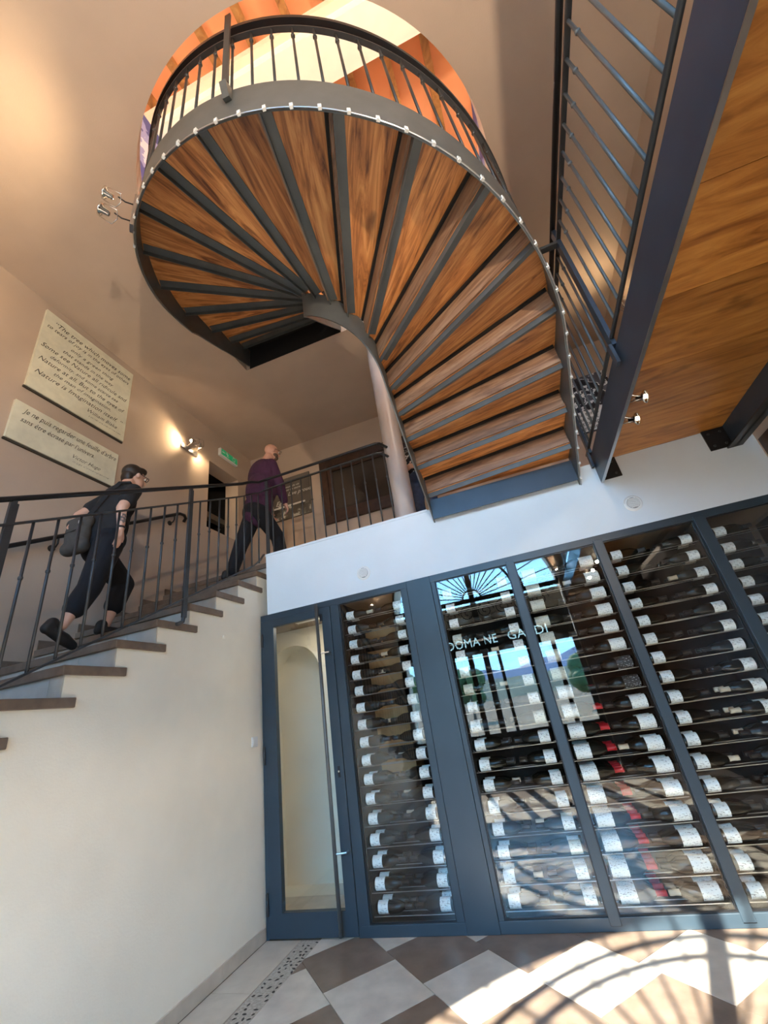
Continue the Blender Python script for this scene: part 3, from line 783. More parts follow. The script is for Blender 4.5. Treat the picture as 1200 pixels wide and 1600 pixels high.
# ------------------------------------------------------------------ facade behind the camera
FX, FZ, FR = -0.87, 3.43, 1.85
def build_facade():
    arch = [(FX - FR, 0.0), (FX + FR, 0.0), (FX + FR, FZ)] + [(FX + FR * math.cos(t), FZ + FR * math.sin(t)) for t in np.linspace(0, PI, 49)[1:-1]] + [(FX - FR, FZ)]
    door = [(1.16, 3.36), (2.08, 3.36), (2.08, 5.6), (1.16, 5.6)]
    up = [(-2.9, 6.9), (1.4, 6.9), (1.4, 8.0), (-2.9, 8.0)]
    w = MB().prism([(XL - .25, -0.2), (XR + .25, -0.2), (XR + .25, 9.6), (XL - .25, 9.6)], [arch, door, up], YF - .68, YF, 'y').build('wall_facade', 'stone_facade')
    structure(w, 'thick stone entrance wall with a great arched window')
    pl = MB().prism([(XL, 0.0), (XR, 0.0), (XR, ZC), (XL, ZC)], [[(x, max(z, 0.001)) for x, z in arch], door], YF, YF + .004, 'y').build('plaster', 'taupe', w)
    MB().box(1.0, XR - .021, YF + .004, YF + .02, .001, 3.06).build('dark_reflection_sheet', 'wood_frame', w)  # matching unseen dark sheet, added for the same reflection
    t = structure(thing('window_1', 'arched entrance window with a fanlight, scrollwork and lettered sign band', 'window', loc=(FX, YF, 0)))
    t.matrix_world = Matrix.Identity(4)
    Y0, Y1 = YF - .06, YF - .01; ym = (Y0 + Y1) / 2
    MB().box(FX - .055, FX + .055, Y0 - .02, Y1 + .01, 0, FZ + FR).build('centre_post', 'iron_black', t)
    def ring(r, wd, nm):
        pts = [(FX + r * math.cos(a), ym, FZ + r * math.sin(a)) for a in np.linspace(0, PI, 61)]
        MB().tube(pts, wd, 8).build(nm, 'iron_black', t, smooth=True)
    ring(1.84, .035, 'arch_frame'); ring(1.12, .027, 'hoop'); ring(.94, .027, 'hoop'); ring(.20, .018, 'hub_hoop')
    for k in range(1, 18):
        if k == 9: continue
        a = PI * k / 18
        MB().tube([(FX + .2 * math.cos(a), ym, FZ + .2 * math.sin(a)), (FX + 1.83 * math.cos(a), ym, FZ + 1.83 * math.sin(a))], .012, 6).build('spoke', 'iron_black', t)
    for z0, z1, nm in ((3.36, 3.45, 'transom'), (2.84, 2.92, 'scroll_rail'), (2.28, 2.36, 'sign_rail'), (0, .12, 'sill_rail'), (.70, .80, 'mid_rail')):
        MB().box(FX - 1.84, FX + 1.84, Y0, Y1, z0, z1).build(nm, 'iron_black', t)
    # scroll panel
    MB().box(FX - 1.84, FX + 1.84, Y0 - .22, Y0 - .20, 2.92, 3.36).build('scroll_backing', 'stone_facade', t)
    x = FX - 1.70
    while x < FX + 1.75:
        pts = []
        for i in range(40):
            a = i / 39 * 3.6 * PI; r = .19 * (1 - i / 39 * .85)
            pts.append((x + r * math.cos(a), ym, 3.14 + r * math.sin(a) * .95))
        MB().tube(pts, .012, 6).build('scroll', 'iron_black', t, smooth=True); x += .385
    # sign band: dark panel; letters glow in place of sky through cut-outs, reading from outside
    MB().box(FX - 1.84, FX + 1.84, ym - .006, ym + .006, 2.36, 2.84).build('sign_panel', 'iron_black', t)
    def letters(body, x0, width, h):
        o = text_mesh('lettering', body, 1.0, 'sky_glow_letter', t, None, 0, 'LEFT', 1.05, .004)
        vs = o.data.vertices
        xs = [v.co.x for v in vs]; ysv = [v.co.y for v in vs]
        sx = width / (max(xs) - min(xs)); sy = h / (max(ysv) - min(ysv)); mx = min(xs); my = min(ysv)
        for v in vs:
            a, b, c = v.co; v.co = (x0 + (a - mx) * sx, ym + .008 + (c + .004), 2.445 + (b - my) * sy)
    m_, nt_, b_ = nmat('sky_glow_letter')
    b_.inputs['Base Color'].default_value = (.55, .75, .85, 1); b_.inputs['Transmission Weight'].default_value = 0.0
    b_.inputs['Roughness'].default_value = .5
    b_.inputs['Emission Color'].default_value = (.45, .80, .95, 1); b_.inputs['Emission Strength'].default_value = 1.1  # emission stands in for sky light through the letters
    letters('DOMAINE', -1.62, 1.07, .175); letters('GARDI', -.33, .80, .175)
    for x, wd in ((FX - 1.80, .05), (-1.95, .05), (-1.55, .03), (-1.19, .05), (-.60, .03), (.06, .09), (.50, .04), (FX + 1.80, .05)):
        MB().box(x - wd, x + wd, Y0, Y1, .12, 2.28).build('mullion', 'iron_black', t)
    for a, b in ((FX - 1.80, FX - .06), (FX + .06, FX + 1.80)):
        MB().box(a, b, ym - .012, ym + .012, .12, .70).build('kick_panel', 'iron_black', t)
    for k, (a, b) in enumerate(((FX - 1.80, FX), (FX, FX + 1.80))):
        MB().box(a, b, ym - .003, ym + .003, .80, 2.28).build('pane', 'window_glass', t)
    pts = [(FX + 1.83 * math.cos(a), FZ + 1.83 * math.sin(a)) for a in np.linspace(0, PI, 41)]
    MB().prism(pts, [], ym - .003, ym + .003, 'y').build('fanlight_pane', 'window_glass', t)
    t2 = structure(thing('window_2', 'tall glazed terrace door at the end of the footbridge', 'window'))
    MB().prism([(1.16, 3.36), (2.08, 3.36), (2.08, 5.6), (1.16, 5.6)], [[(1.24, 3.5), (2.0, 3.5), (2.0, 5.52), (1.24, 5.52)]], Y0, Y1, 'y').build('frame', 'iron_black', t2)
    MB().box(1.24, 2.0, ym - .003, ym + .003, 3.5, 5.52).build('pane', 'window_glass', t2)
    t3 = structure(thing('window_added', 'added unseen upstairs window bringing daylight through the entrance wall', 'window'))  # unseen opening, added to light the upper floor
    MB().prism([(-2.9, 6.9), (1.4, 6.9), (1.4, 8.0), (-2.9, 8.0)], [[(-2.84, 6.96), (-.8, 6.96), (-.8, 7.94), (-2.84, 7.94)], [(-.7, 6.96), (1.34, 6.96), (1.34, 7.94), (-.7, 7.94)]], Y0, Y1, 'y').build('frame', 'iron_black', t3)
    for a, b in ((-2.84, -.8), (-.7, 1.34)): MB().box(a, b, ym - .003, ym + .003, 6.96, 7.94).build('pane', 'window_glass', t3)
build_facade()

def build_outside():
    structure(MB().box(-9, 9, -12, YF - .68, -.25, -.02).build('ground_terrace', 'terrace'), 'pale terrace outside the entrance')
    structure(MB().box(-400, 400, -500, -12, -1.2, -.4).build('ground_field', 'field'), 'ochre fields beyond the terrace')
    for nm, mat, y, h0, h1, sd in (('hill_near', 'hill_green', -190, 4, 9, 1), ('hill_far', 'hill_blue', -420, 14, 34, 2)):
        rng = random.Random(sd); vs = []; fs = []; n = 60
        ph = [rng.uniform(0, 6) for _ in range(5)]
        for i in range(n + 1):
            x = -400 + 800 * i / n
            h = h0 + (h1 - h0) * (.5 + .22 * math.sin(i * .23 + ph[0]) + .15 * math.sin(i * .61 + ph[1]) + .10 * math.sin(i * 1.7 + ph[2]))
            vs += [(x, y + 60, -1), (x, y, h), (x, y - 60, -1)]
        for i in range(n):
            a = i * 3; fs += [(a, a + 3, a + 4, a + 1), (a + 1, a + 4, a + 5, a + 2)]
        structure(MB().add(vs, fs).build(nm, mat, smooth=True), 'distant hills outside' if sd == 2 else 'green ridge outside')
    rng = random.Random(11)
    spots = ((-9, -22, 4.0, 'tall dark cypress'), (-5.5, -30, 3.6, 'round pine'), (3.5, -26, 3.2, 'low olive'), (8, -34, 4.6, 'broad oak'))
    for x, y, h, kind in spots:
        t = thing('tree', kind + ' tree standing beyond the terrace outside', 'tree', 'trees beyond the terrace', (x, y, -.4))
        MB().tube([(0, 0, 0), (.05, 0, h * .5)], [.14, .09], 8).build('trunk', 'bark', t)
        mb = MB()
        for k in range(9): mb.ball((rng.uniform(-.8, .8), rng.uniform(-.8, .8), h * rng.uniform(.5, .95)), rng.uniform(.5, .95), 8, 6)
        mb.build('crown', 'leaf', t, smooth=True, fix=False)
build_outside()

# ------------------------------------------------------------------ wine cellar behind glass
def build_cellar_shell():
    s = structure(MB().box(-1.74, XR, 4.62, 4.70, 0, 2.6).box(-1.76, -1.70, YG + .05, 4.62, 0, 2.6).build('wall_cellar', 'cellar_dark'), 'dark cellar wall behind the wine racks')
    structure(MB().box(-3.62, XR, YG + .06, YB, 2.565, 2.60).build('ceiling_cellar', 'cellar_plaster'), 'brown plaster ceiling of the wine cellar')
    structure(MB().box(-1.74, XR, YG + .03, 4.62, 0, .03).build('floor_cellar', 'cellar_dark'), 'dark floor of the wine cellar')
    # vestibule behind the glass door, with an arched niche
    a = [(-3.6, 0.0), (-1.76, 0.0), (-1.76, 2.6), (-3.6, 2.6)]
    cx_, r_, zs = -2.70, .36, 2.02
    ar = [(cx_ - r_, .001), (cx_ + r_, .001), (cx_ + r_, zs)] + [(cx_ + r_ * math.cos(t), zs + r_ * math.sin(t)) for t in np.linspace(0, PI, 25)[1:-1]] + [(cx_ - r_, zs)]
    v = structure(MB().prism(a, [ar], 4.65, 4.95, 'y').build('wall_vestibule', 'cream'), 'cream vestibule wall with an arched niche behind the glass door')
    MB().box(-3.6, -1.76, 4.95, 5.0, 0, 2.6).build('niche_back', 'cream', v)
    MB().box(-1.775, -1.765, YG + .05, 4.65, 0, 2.6).build('side_lining', 'cream', v)
    MB().box(-3.62, -3.6, 3.905, 4.65, 0, 2.6).build('side_lining', 'cream', v)
    MB().box(-3.6, -1.775, YG + .07, 4.65, 0.0, .004).build('vestibule_floor', 'tile_border', v)
    MB().box(-3.6, cx_ - r_, 4.635, 4.65, 0.004, .085).box(cx_ + r_, -1.775, 4.635, 4.65, 0.004, .085).build('vestibule_skirting', 'tile_border', v)
    l = bpy.data.lights.new('vestibule_fill_light', 'AREA'); l.energy = .6; l.size = .5; l.size_y = .1; l.shape = 'RECTANGLE'; l.color = (1, .86, .68)  # unseen lamp, added to brighten the vestibule
    t = thing('vestibule_fill', 'small added fill lamp on the vestibule ceiling behind the glass door', 'lamp', loc=(-2.15, 4.25, 2.54))
    MB().box(-.25, .25, -.05, .05, 0, .025).build('housing', 'white_plastic', t)
    lo = bpy.data.objects.new('vestibule_fill_light', l); COL.objects.link(lo); lo.parent = t; lo.location = (0, 0, -.01)
build_cellar_shell()

BAYS = [(-1.675, -1.005), (-.662, .018), (.088, .778), (.85, 1.56), (1.645, XR - .02)]
BAYN = ['bay beside the glass door', 'bay beside wide blue post', 'bay with red capsules', 'bay under the round vent', 'bay at the right edge']
def build_partition():
    t = thing('glazed_partition', 'dark blue metal frame of the glazed wine cellar front', 'partition', loc=(0, YG, 0))
    t.matrix_world = Matrix.Identity(4)
    y0, y1 = YG - .002, YG + .055
    def b(n, a, c, z0, z1, par=t, ya=y0, yb=y1, mat='blue_frame'): return MB().box(a, c, ya, yb, z0, z1).build(n, mat, par, bevel=.003)
    b('head_rail', -2.585, XR, 2.535, 2.60)
    b('sill_rail', -1.775, XR, 0, .072)
    b('jamb', -2.585, -2.555, .0, 2.535)
    b('jamb', -1.770, -1.678, .072, 2.535)
    b('jamb', -1.005, -.945, .072, 2.535)
    w = b('wide_post', -.943, -.705, .0, 2.599, ya=YG - .006)
    b('jamb', -.703, -.662, .072, 2.535)
    for a, c in ((.018, .088), (.778, .85), (1.56, 1.645)):
        MB().box(a, c, YG - .012, y1, .03, 2.56).build('mullion', 'blue_frame' if a > .7 else 'blue_frame', t, bevel=.003)
    for (x0, x1) in BAYS:
        g = MB().box(x0 - .004, x1 + .004, YG + .018, YG + .026, .066, 2.54).build('pane', 'cabinet_glass', t)
        MB().box(x0, x1, YG + .012, YG + .032, .072, .080).box(x0, x1, YG + .012, YG + .032, 2.527, 2.535).box(x0, x0 + .008, YG + .012, YG + .032, .08, 2.527).box(x1 - .008, x1, YG + .012, YG + .032, .08, 2.527).build('gasket', 'rail_black', g)
    d = thing('glass_door', 'blue framed glass door with a tall pull bar beside the cream stair wall', 'door', loc=(-2.15, YG, 0))
    d.matrix_world = Matrix.Identity(4)
    fr = MB().prism([(-2.553, .012), (-1.773, .012), (-1.773, 2.533), (-2.553, 2.533)], [[(-2.427, .168), (-1.867, .168), (-1.867, 2.455), (-2.427, 2.455)]], YG - .012, YG + .045, 'y').build('leaf_frame', 'blue_frame', d, bevel=.003)
    MB().box(-2.43, -1.864, YG + .012, YG + .02, .165, 2.458).build('pane', 'cabinet_glass', d)
    pb = MB().tube([(-1.893, YG - .068, .035), (-1.893, YG - .068, 2.57)], .016, 12).build('pull_bar', 'steel_grey', d, smooth=True)
    for z in (2.09, .535):
        MB().tube([(-1.893, YG - .068, z), (-1.80, YG - .05, z), (-1.80, YG - .008, z)], .008, 8).build('stand_off', 'satin_steel', pb)
    lk = MB().box(-1.828, -1.808, YG - .018, YG - .011, 1.05, 1.135).build('lock_plate', 'rail_black', d)
    MB().lathe([(YG - .022, .008), (YG - .018, .008)], 10, 'y', (-1.818, 0, 1.095)).build('lock_cylinder', 'chrome', lk)
    MB().box(-1.88, -1.855, YG - .03, YG - .010, 2.40, 2.47).build('catch', 'rail_black', d)
    for z0, z1 in ((2.27, 2.40), (1.22, 1.37), (.155, .30)):
        MB().tube([(-2.556, YG - .024, z0), (-2.556, YG - .024, z1)], .012, 10).build('hinge', 'steel_dark', d, smooth=True)
build_partition()

def ordinal(i): return ['bottom', 'second', 'third', 'fourth', 'fifth', 'sixth', 'seventh', 'eighth', 'ninth', 'tenth', 'eleventh', 'twelfth', 'thirteenth', 'fourteenth', 'fifteenth', 'sixteenth', 'seventeenth'][i]
ROWS = 17; Z0 = .145; PITCH = .1425
def bottle_meshes(L, r, lab0, lab1):
    k = L / .295
    prof = [(0, r * .55), (.003 * k, r * .93), (.012 * k, r), (.165 * k, r), (.190 * k, r * .90), (.215 * k, r * .62), (.235 * k, .0165), (.262 * k, .0145), (.282 * k, .0142), (.284 * k, .0165), (L, .0162)]
    body = MB().lathe(prof, 18, 'x').mesh('wine_bottle'); body.materials.append(MATS['bottle_glass'])
    body.polygons.foreach_set('use_smooth', [True] * len(body.polygons))
    try: body.set_sharp_from_angle(angle=R(50))
    except Exception: pass
    vs = []; fs = []; n = 12
    for i in range(n + 1):
        a = PI + R(-105 + 210 * i / n)     # faces -Y
        for x in (lab0, lab1): vs.append((x, (r + .0008) * math.cos(a), (r + .0008) * math.sin(a)))
    for i in range(n): fs.append((i * 2, i * 2 + 1, i * 2 + 3, i * 2 + 2))
    lab = {}
    for m in ('label_white', 'label_cream', 'label_black'):
        me = MB().add(vs, fs).mesh('label'); me.materials.append(MATS[m]); me.polygons.foreach_set('use_smooth', [True] * n); lab[m] = me
    cp = {}
    for m in ('capsule_black', 'capsule_red', 'capsule_cream'):
        me = MB().lathe([(.232 * k, .0182), (.262 * k, .0158), (.284 * k, .0175), (L + .001, .0172), (L + .0015, .002)], 12, 'x').mesh('capsule'); me.materials.append(MATS[m])
        me.polygons.foreach_set('use_smooth', [True] * len(me.polygons)); cp[m] = me
    return body, lab, cp
def build_bottles():
    KIND = [bottle_meshes(.300, .041, .022, .104), bottle_meshes(.316, .047, .018, .132)]
    rng = random.Random(21)
    stuff = MB(); stuff_lab = MB()
    for bi, (x0, x1) in enumerate(BAYS):
        rack = thing('wine_rack', 'wire wine rack holding the bottles of the ' + BAYN[bi], 'wine rack', 'wire wine racks', (x0, 4.0, .03))
        rack.matrix_world = Matrix.Identity(4)
        xr = min(x1, 2.2)
        for x in (x0 + .004, x1 - .004):
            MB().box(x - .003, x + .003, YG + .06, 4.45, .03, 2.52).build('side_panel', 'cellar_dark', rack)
        rod = MB().tube([(x0 + .008, 0, 0), (x1 - .008, 0, 0)], .0032, 6).mesh('shelf_rod'); rod.materials.append(MATS['rack_wire'])
        for r_ in range(ROWS):
            z = Z0 + PITCH * r_
            for y in (YG + .072, YG + .155):
                inst('shelf_rod', rod, rack, (0, y, z - .051))
        big = (bi == 2)
        body, lab, cp = KIND[1] if big else KIND[0]
        rad = .047 if big else .041
        for side in (0, 1):
            if bi == 4 and side == 1: continue
            for r_ in range(ROWS):
                for dep in ((0, 1, 2, 3) if (big and side == 0 and r_ <= 9) else ((0,) if bi == 4 else (0, 1))):
                    z = Z0 + PITCH * r_ - .048 + rad + rng.uniform(-.001, .001)
                    y = YG + .113 + .102 * dep
                    ox = (x0 + .016 + rng.uniform(0, .008)) if side == 0 else (x1 - .016 - rng.uniform(0, .008))
                    if dep >= 1: ox += (.003 if side == 0 else -.003)
                    sd = 'left' if side == 0 else 'right'
                    lb = 'dark wine bottle %s, %s row%s, %s stack, %s' % (('in front', 'behind', 'third deep', 'fourth deep')[dep], ordinal(r_), ' up' if r_ else '', sd, BAYN[bi])
                    b = bpy.data.objects.new('wine_bottle', body); COL.objects.link(b)
                    b.location = (ox, y, z); roll = rng.uniform(-.25, .25)
                    b.rotation_euler = (roll, PI if side else 0, 0)
                    tag(b, lb, 'bottle', 'wine bottles lying in the cellar racks')
                    lm = 'label_white'
                    if big and side == 0 and r_ > 9: lm = 'label_cream'
                    if big and side == 1 and r_ in (9, 10): lm = 'label_black'
                    if bi in (1,) and rng.random() < .15: lm = 'label_cream'
                    cm = 'capsule_red' if (big and r_ <= 9 and side == 0 and not (r_ == 9 and dep == 0)) else ('capsule_cream' if rng.random() < .12 else 'capsule_black')
                    for me in (lab[lm], cp[cm]):
                        c = bpy.data.objects.new(me.name.split('.')[0], me); COL.objects.link(c); c.parent = b
    # wooden crates at the back of the racks
    names = ['lowest', 'second', 'third', 'fourth', 'fifth', 'topmost']
    for i in range(6):
        z = .95 + i * .24
        t = thing('wine_crate', 'open wooden wine crate at the back of bay beside the door, ' + names[i] + ' of its stack', 'crate', 'wooden wine crates', (-1.42, 4.42, z))
        for q, (a, c, d, e, f, g) in enumerate(((-.17, .17, -.14, -.125, 0, .17), (-.17, .17, .125, .14, 0, .17), (-.17, -.155, -.125, .125, 0, .17), (.155, .17, -.125, .125, 0, .17), (-.155, .155, -.125, .125, 0, .012))):
            MB().box(a, c, d, e, f, g).build('side_board' if q < 4 else 'bottom_board', 'crate_wood', t)
        if i == 0:
            MB().box(-.2, .2, -.16, .16, -.93, 0).build('plinth', 'cellar_dark', t)
        else:
            MB().box(-.18, .18, -.15, .15, -.07, 0).build('spacer', 'cellar_dark', t)
build_bottles()

# ------------------------------------------------------------------ fittings on the walls
def build_vents():
    for i, (x, z) in enumerate(((-1.362, 2.79), (1.20, 2.805))):
        t = thing('air_vent', 'round white air vent grille on the white band ' + ('above the glass door side' if i == 0 else 'below the footbridge beam'), 'vent', 'round air vents', (x, YG, z))
        MB().lathe([(-.012, .050), (-.012, .062), (-.004, .072), (0, .074)], 32, 'y').build('rim', 'white_plastic', t)
        MB().lathe([(-.013, .051), (-.0125, .052)], 28, 'y').build('backing', 'vent_grey', t)
        for k in range(9):
            zz = -.040 + .010 * k; w = math.sqrt(max(0, .050 ** 2 - zz ** 2))
            MB().box(-w, w, -.020, -.012, zz - .0035, zz + .0035).build('slat', 'white_plastic', t)
build_vents()
def build_switch():
    t = thing('light_switch', 'white light switch on the cream stair wall by the door', 'switch', loc=(-2.60, 3.725, 1.425))
    MB().box(0, .010, -.042, .042, -.042, .042).build('plate', 'white_plastic', t, bevel=.003)
    MB().box(.010, .014, -.028, .028, -.028, .028).build('rocker', 'white_plastic', t, bevel=.001)
    d = MB().lathe([(0, .020), (.004, .020), (.006, .014)], 20, 'x', (-2.60, 3.28, 2.33)).build('wall_disc', 'cream'); tag(d, 'small round cream cover plate high on the cream stair wall', 'cover plate')
build_switch()

def panel_matrix(y, z):
    # text x axis -> +Y (seen from the room it reads along the stair), text y -> Z, on the left wall
    return Matrix(((0, 0, 1, XL + .036), (1, 0, 0, y), (0, 1, 0, z), (0, 0, 0, 1)))
def fit_text(o, y0, y1, z0):
    vs = o.data.vertices
    a0, a1 = min(v.co.y for v in vs), max(v.co.y for v in vs)
    s = (y1 - y0) / (a1 - a0)
    for v in vs: v.co.y = y0 + (v.co.y - a0) * s
def build_panels():
    t = thing('quotation_panel', 'large cream panel with dark script lettering on the left wall', 'sign', loc=(XL, 2.42, 5.34))
    t.matrix_world = Matrix.Identity(4)
    bd = MB().box(XL + .004, XL + .033, 1.89, 2.965, 4.815, 5.875).build('board', 'panel_cream', t)
    MB().box(XL + .001, XL + .02, 1.885, 2.97, 4.795, 4.815).build('board_edge', 'panel_edge', t)
    lines = [('“The tree which moves some', 2.00, 2.93, 5.735, .085), ('to tears of joy is in the eyes of others', 1.93, 2.92, 5.655, .07), ('only a green thing', 2.20, 2.72, 5.555, .066), ('that stands in the way.', 2.13, 2.73, 5.465, .066),
             ('Some see Nature all ridicule and', 1.92, 2.93, 5.375, .08), ('deformity, and some scarce see', 2.03, 2.82, 5.290, .066), ('Nature at all. But to the eyes of', 1.93, 2.92, 5.195, .08), ('the man of imagination,', 2.10, 2.75, 5.11, .066), ('Nature is Imagination itself. ”', 1.93, 2.92, 5.015, .082), ('William Blake', 2.50, 2.86, 4.925, .066), ('a painter and poet of the trees', 2.52, 2.92, 4.875, .026)]
    for body, a, b, z, s in lines:
        o = text_mesh('lettering', body, s, 'ink', t, panel_matrix(a, z), .45, 'LEFT', 1.0, .0006, bold=-.0009); fit_text(o, a, b, z)
    t = thing('quotation_panel', 'smaller cream panel with two lines of dark script below the large panel', 'sign', loc=(XL, 2.4, 4.38))
    t.matrix_world = Matrix.Identity(4)
    MB().box(XL + .004, XL + .033, 1.855, 2.935, 4.18, 4.605).build('board', 'panel_cream', t)
    MB().box(XL + .001, XL + .02, 1.85, 2.94, 4.160, 4.18).build('board_edge', 'panel_edge', t)
    for body, a, b, z, s in (('Je ne puis regarder une feuille d’arbre', 1.93, 2.91, 4.50, .085), ('sans être écrasé par l’univers.', 1.93, 2.66, 4.40, .08), ('Victor Hugo', 2.45, 2.75, 4.285, .065), ('in Les Contemplations', 2.45, 2.86, 4.235, .03)):
        o = text_mesh('lettering', body, s, 'ink', t, panel_matrix(a, z), .45, 'LEFT', 1.0, .0006, bold=-.0009); fit_text(o, a, b, z)
build_panels()

def build_exit_sign():
    t = thing('exit_sign', 'green emergency exit sign light high on the left wall', 'sign', loc=(XL, 4.86, 5.68))
    t.matrix_world = Matrix.Identity(4)
    MB().box(XL, XL + .05, 4.64, 5.08, 5.61, 5.75).build('housing', 'white_plastic', t, bevel=.008)
    MB().box(XL + .05, XL + .054, 4.665, 5.065, 5.635, 5.738).build('green_face', 'exit_green', t)
    x = XL + .0545
    m = MB()   # running figure, arrow and doorway
    m.tube([(x, 4.80, 5.70), (x, 4.815, 5.675)], .010, 6).ball((x, 4.79, 5.718), .009, 8, 6)
    m.tube([(x, 4.815, 5.675), (x, 4.795, 5.645)], .006, 6).tube([(x, 4.815, 5.675), (x, 4.845, 5.650)], .006, 6).tube([(x, 4.775, 5.688), (x, 4.825, 5.692)], .005, 6)
    m.box(x, x + .002, 4.70, 4.75, 5.68, 5.695).add([(x, 4.70, 5.712), (x, 4.70, 5.663), (x, 4.675, 5.687)], [(0, 1, 2)])
    m.build('white_pictogram', 'white_plastic', t)
    d = MB()
    d.box(x, x + .002, 4.945, 5.0, 5.645, 5.655).box(x, x + .002, 4.945, 4.953, 5.645, 5.728).box(x, x + .002, 4.992, 5.0, 5.645, 5.728).box(x, x + .002, 4.945, 5.0, 5.72, 5.728)
    d.build('door_pictogram', 'white_plastic', t)
build_exit_sign()

def build_back_wall_things():
    t = thing('wall_poster', 'grey brown poster with white script on the back wall behind the man', 'poster', loc=(-3.05, YB, 5.0))
    t.matrix_world = Matrix.Identity(4)
    MB().box(-3.40, -2.70, YB - .028, YB - .002, 4.58, 5.36).build('board', 'poster_grey', t)
    MB().box(-3.395, -2.705, YB - .0295, YB - .027, 4.585, 4.80).build('photo_strip', 'photo_grey', t)
    M = lambda x, z: Matrix(((1, 0, 0, x), (0, 0, -1, YB - .031), (0, 1, 0, z), (0, 0, 0, 1)))
    for body, x, z, s in (('Live proud', -3.12, 5.00, .10), ('Les saveurs du vin', -3.30, 5.16, .055), ('ont un secret', -3.18, 5.10, .06), ('Eg', -3.36, 4.86, .12)):
        text_mesh('lettering', body, s, 'chalk', t, M(x, z), .4, 'LEFT', 1, .0006)
    MB().box(-3.39, -2.80, YB - .034, YB - .030, 4.80, 4.83).build('pale_streak', 'chalk', t)
    t = thing('wall_poster', 'black and white typographic poster on the back wall beyond the bridge railing', 'poster', loc=(1.7, YB, 5.0))
    t.matrix_world = Matrix.Identity(4)
    MB().box(1.40, 2.10, YB - .03, YB - .002, 4.52, 5.44).build('board', 'photo_bw', t)
    pl = MB().box(1.405, 2.00, YB - .033, YB - .029, 4.53, 4.86).build('white_block', 'white_plastic', t)
    for k in range(4):
        text_mesh('lettering', ('vigne terre', 'soleil vent', 'fruit temps', 'main verre')[k], .085, 'ink', t, M(1.43, 4.78 - .075 * k), .1, 'LEFT', 1, .0006).location = (0, -.004, 0)
    # dark timber internal window
    t = structure(thing('window_4', 'dark timber framed internal window on the back wall behind the railing', 'window', loc=(-1.7, YB, 4.8)))
    t.matrix_world = Matrix.Identity(4)
    MB().prism([(-2.49, 4.27), (-.80, 4.27), (-.80, 5.43), (-2.49, 5.43)], [[(-2.36, 4.40), (-.93, 4.40), (-.93, 5.29), (-2.36, 5.29)]], YB - .05, YB + .02, 'y').build('frame', 'wood_frame', t, bevel=.006)
    MB().prism([(-2.36, 4.40), (-.93, 4.40), (-.93, 5.29), (-2.36, 5.29)], [[(-2.28, 4.48), (-1.01, 4.48), (-1.01, 5.21), (-2.28, 5.21)]], YB - .02, YB + .03, 'y').build('sash', 'wood_frame', t, bevel=.004)
    MB().box(-2.28, -1.01, YB + .005, YB + .012, 4.48, 5.21).build('pane', 'dark_pane', t)
build_back_wall_things()

# ------------------------------------------------------------------ spotlights
def spot_head(parent, c, d, size=1.0, lit=True):
    c = Vector(c); d = Vector(d).normalized(); a = d.orthogonal().normalized(); b = d.cross(a)
    h = thing_part('head', parent)
    def P(x, y, z): return c + a * x * size + b * y * size + d * z * size
    mb = MB(); prof = [(-.055, .012), (-.05, .022), (-.01, .026), (.0, .045), (.012, .050), (.014, .044)]
    n = 16; vs = []; fs = []
    for z, r in prof:
        for k in range(n): vs.append(P(r * math.cos(2 * PI * k / n), r * math.sin(2 * PI * k / n), z))
    for i in range(len(prof) - 1):
        for k in range(n): fs.append((i * n + k, i * n + (k + 1) % n, (i + 1) * n + (k + 1) % n, (i + 1) * n + k))
    fs.append(tuple(range(n - 1, -1, -1)))
    o = mb.add(vs, fs).build('head', 'chrome', parent, smooth=True)
    MB().ball(P(0, 0, .006), .016 * size).build('bulb', 'lamp_glow' if lit else 'bulb_dim', o, smooth=True)
    MB().tube([P(.05, 0, .0), P(.055, 0, -.09), P(0, 0, -.11), P(-.055, 0, -.09), P(-.05, 0, .0)], .0035 * size, 6).build('yoke', 'chrome', o, smooth=True)
    return o
def thing_part(n, p): return None
def spot_light(parent, loc, d, energy, angle=110, blend=.8, col=(1, .74, .44)):
    l = bpy.data.lights.new('spot_light', 'SPOT'); l.energy = energy; l.spot_size = R(angle); l.spot_blend = blend; l.color = col; l.shadow_soft_size = .03
    o = bpy.data.objects.new('spot_light', l); COL.objects.link(o); o.location = loc; o.rotation_euler = Vector(d).to_track_quat('-Z', 'Y').to_euler(); o.parent = parent
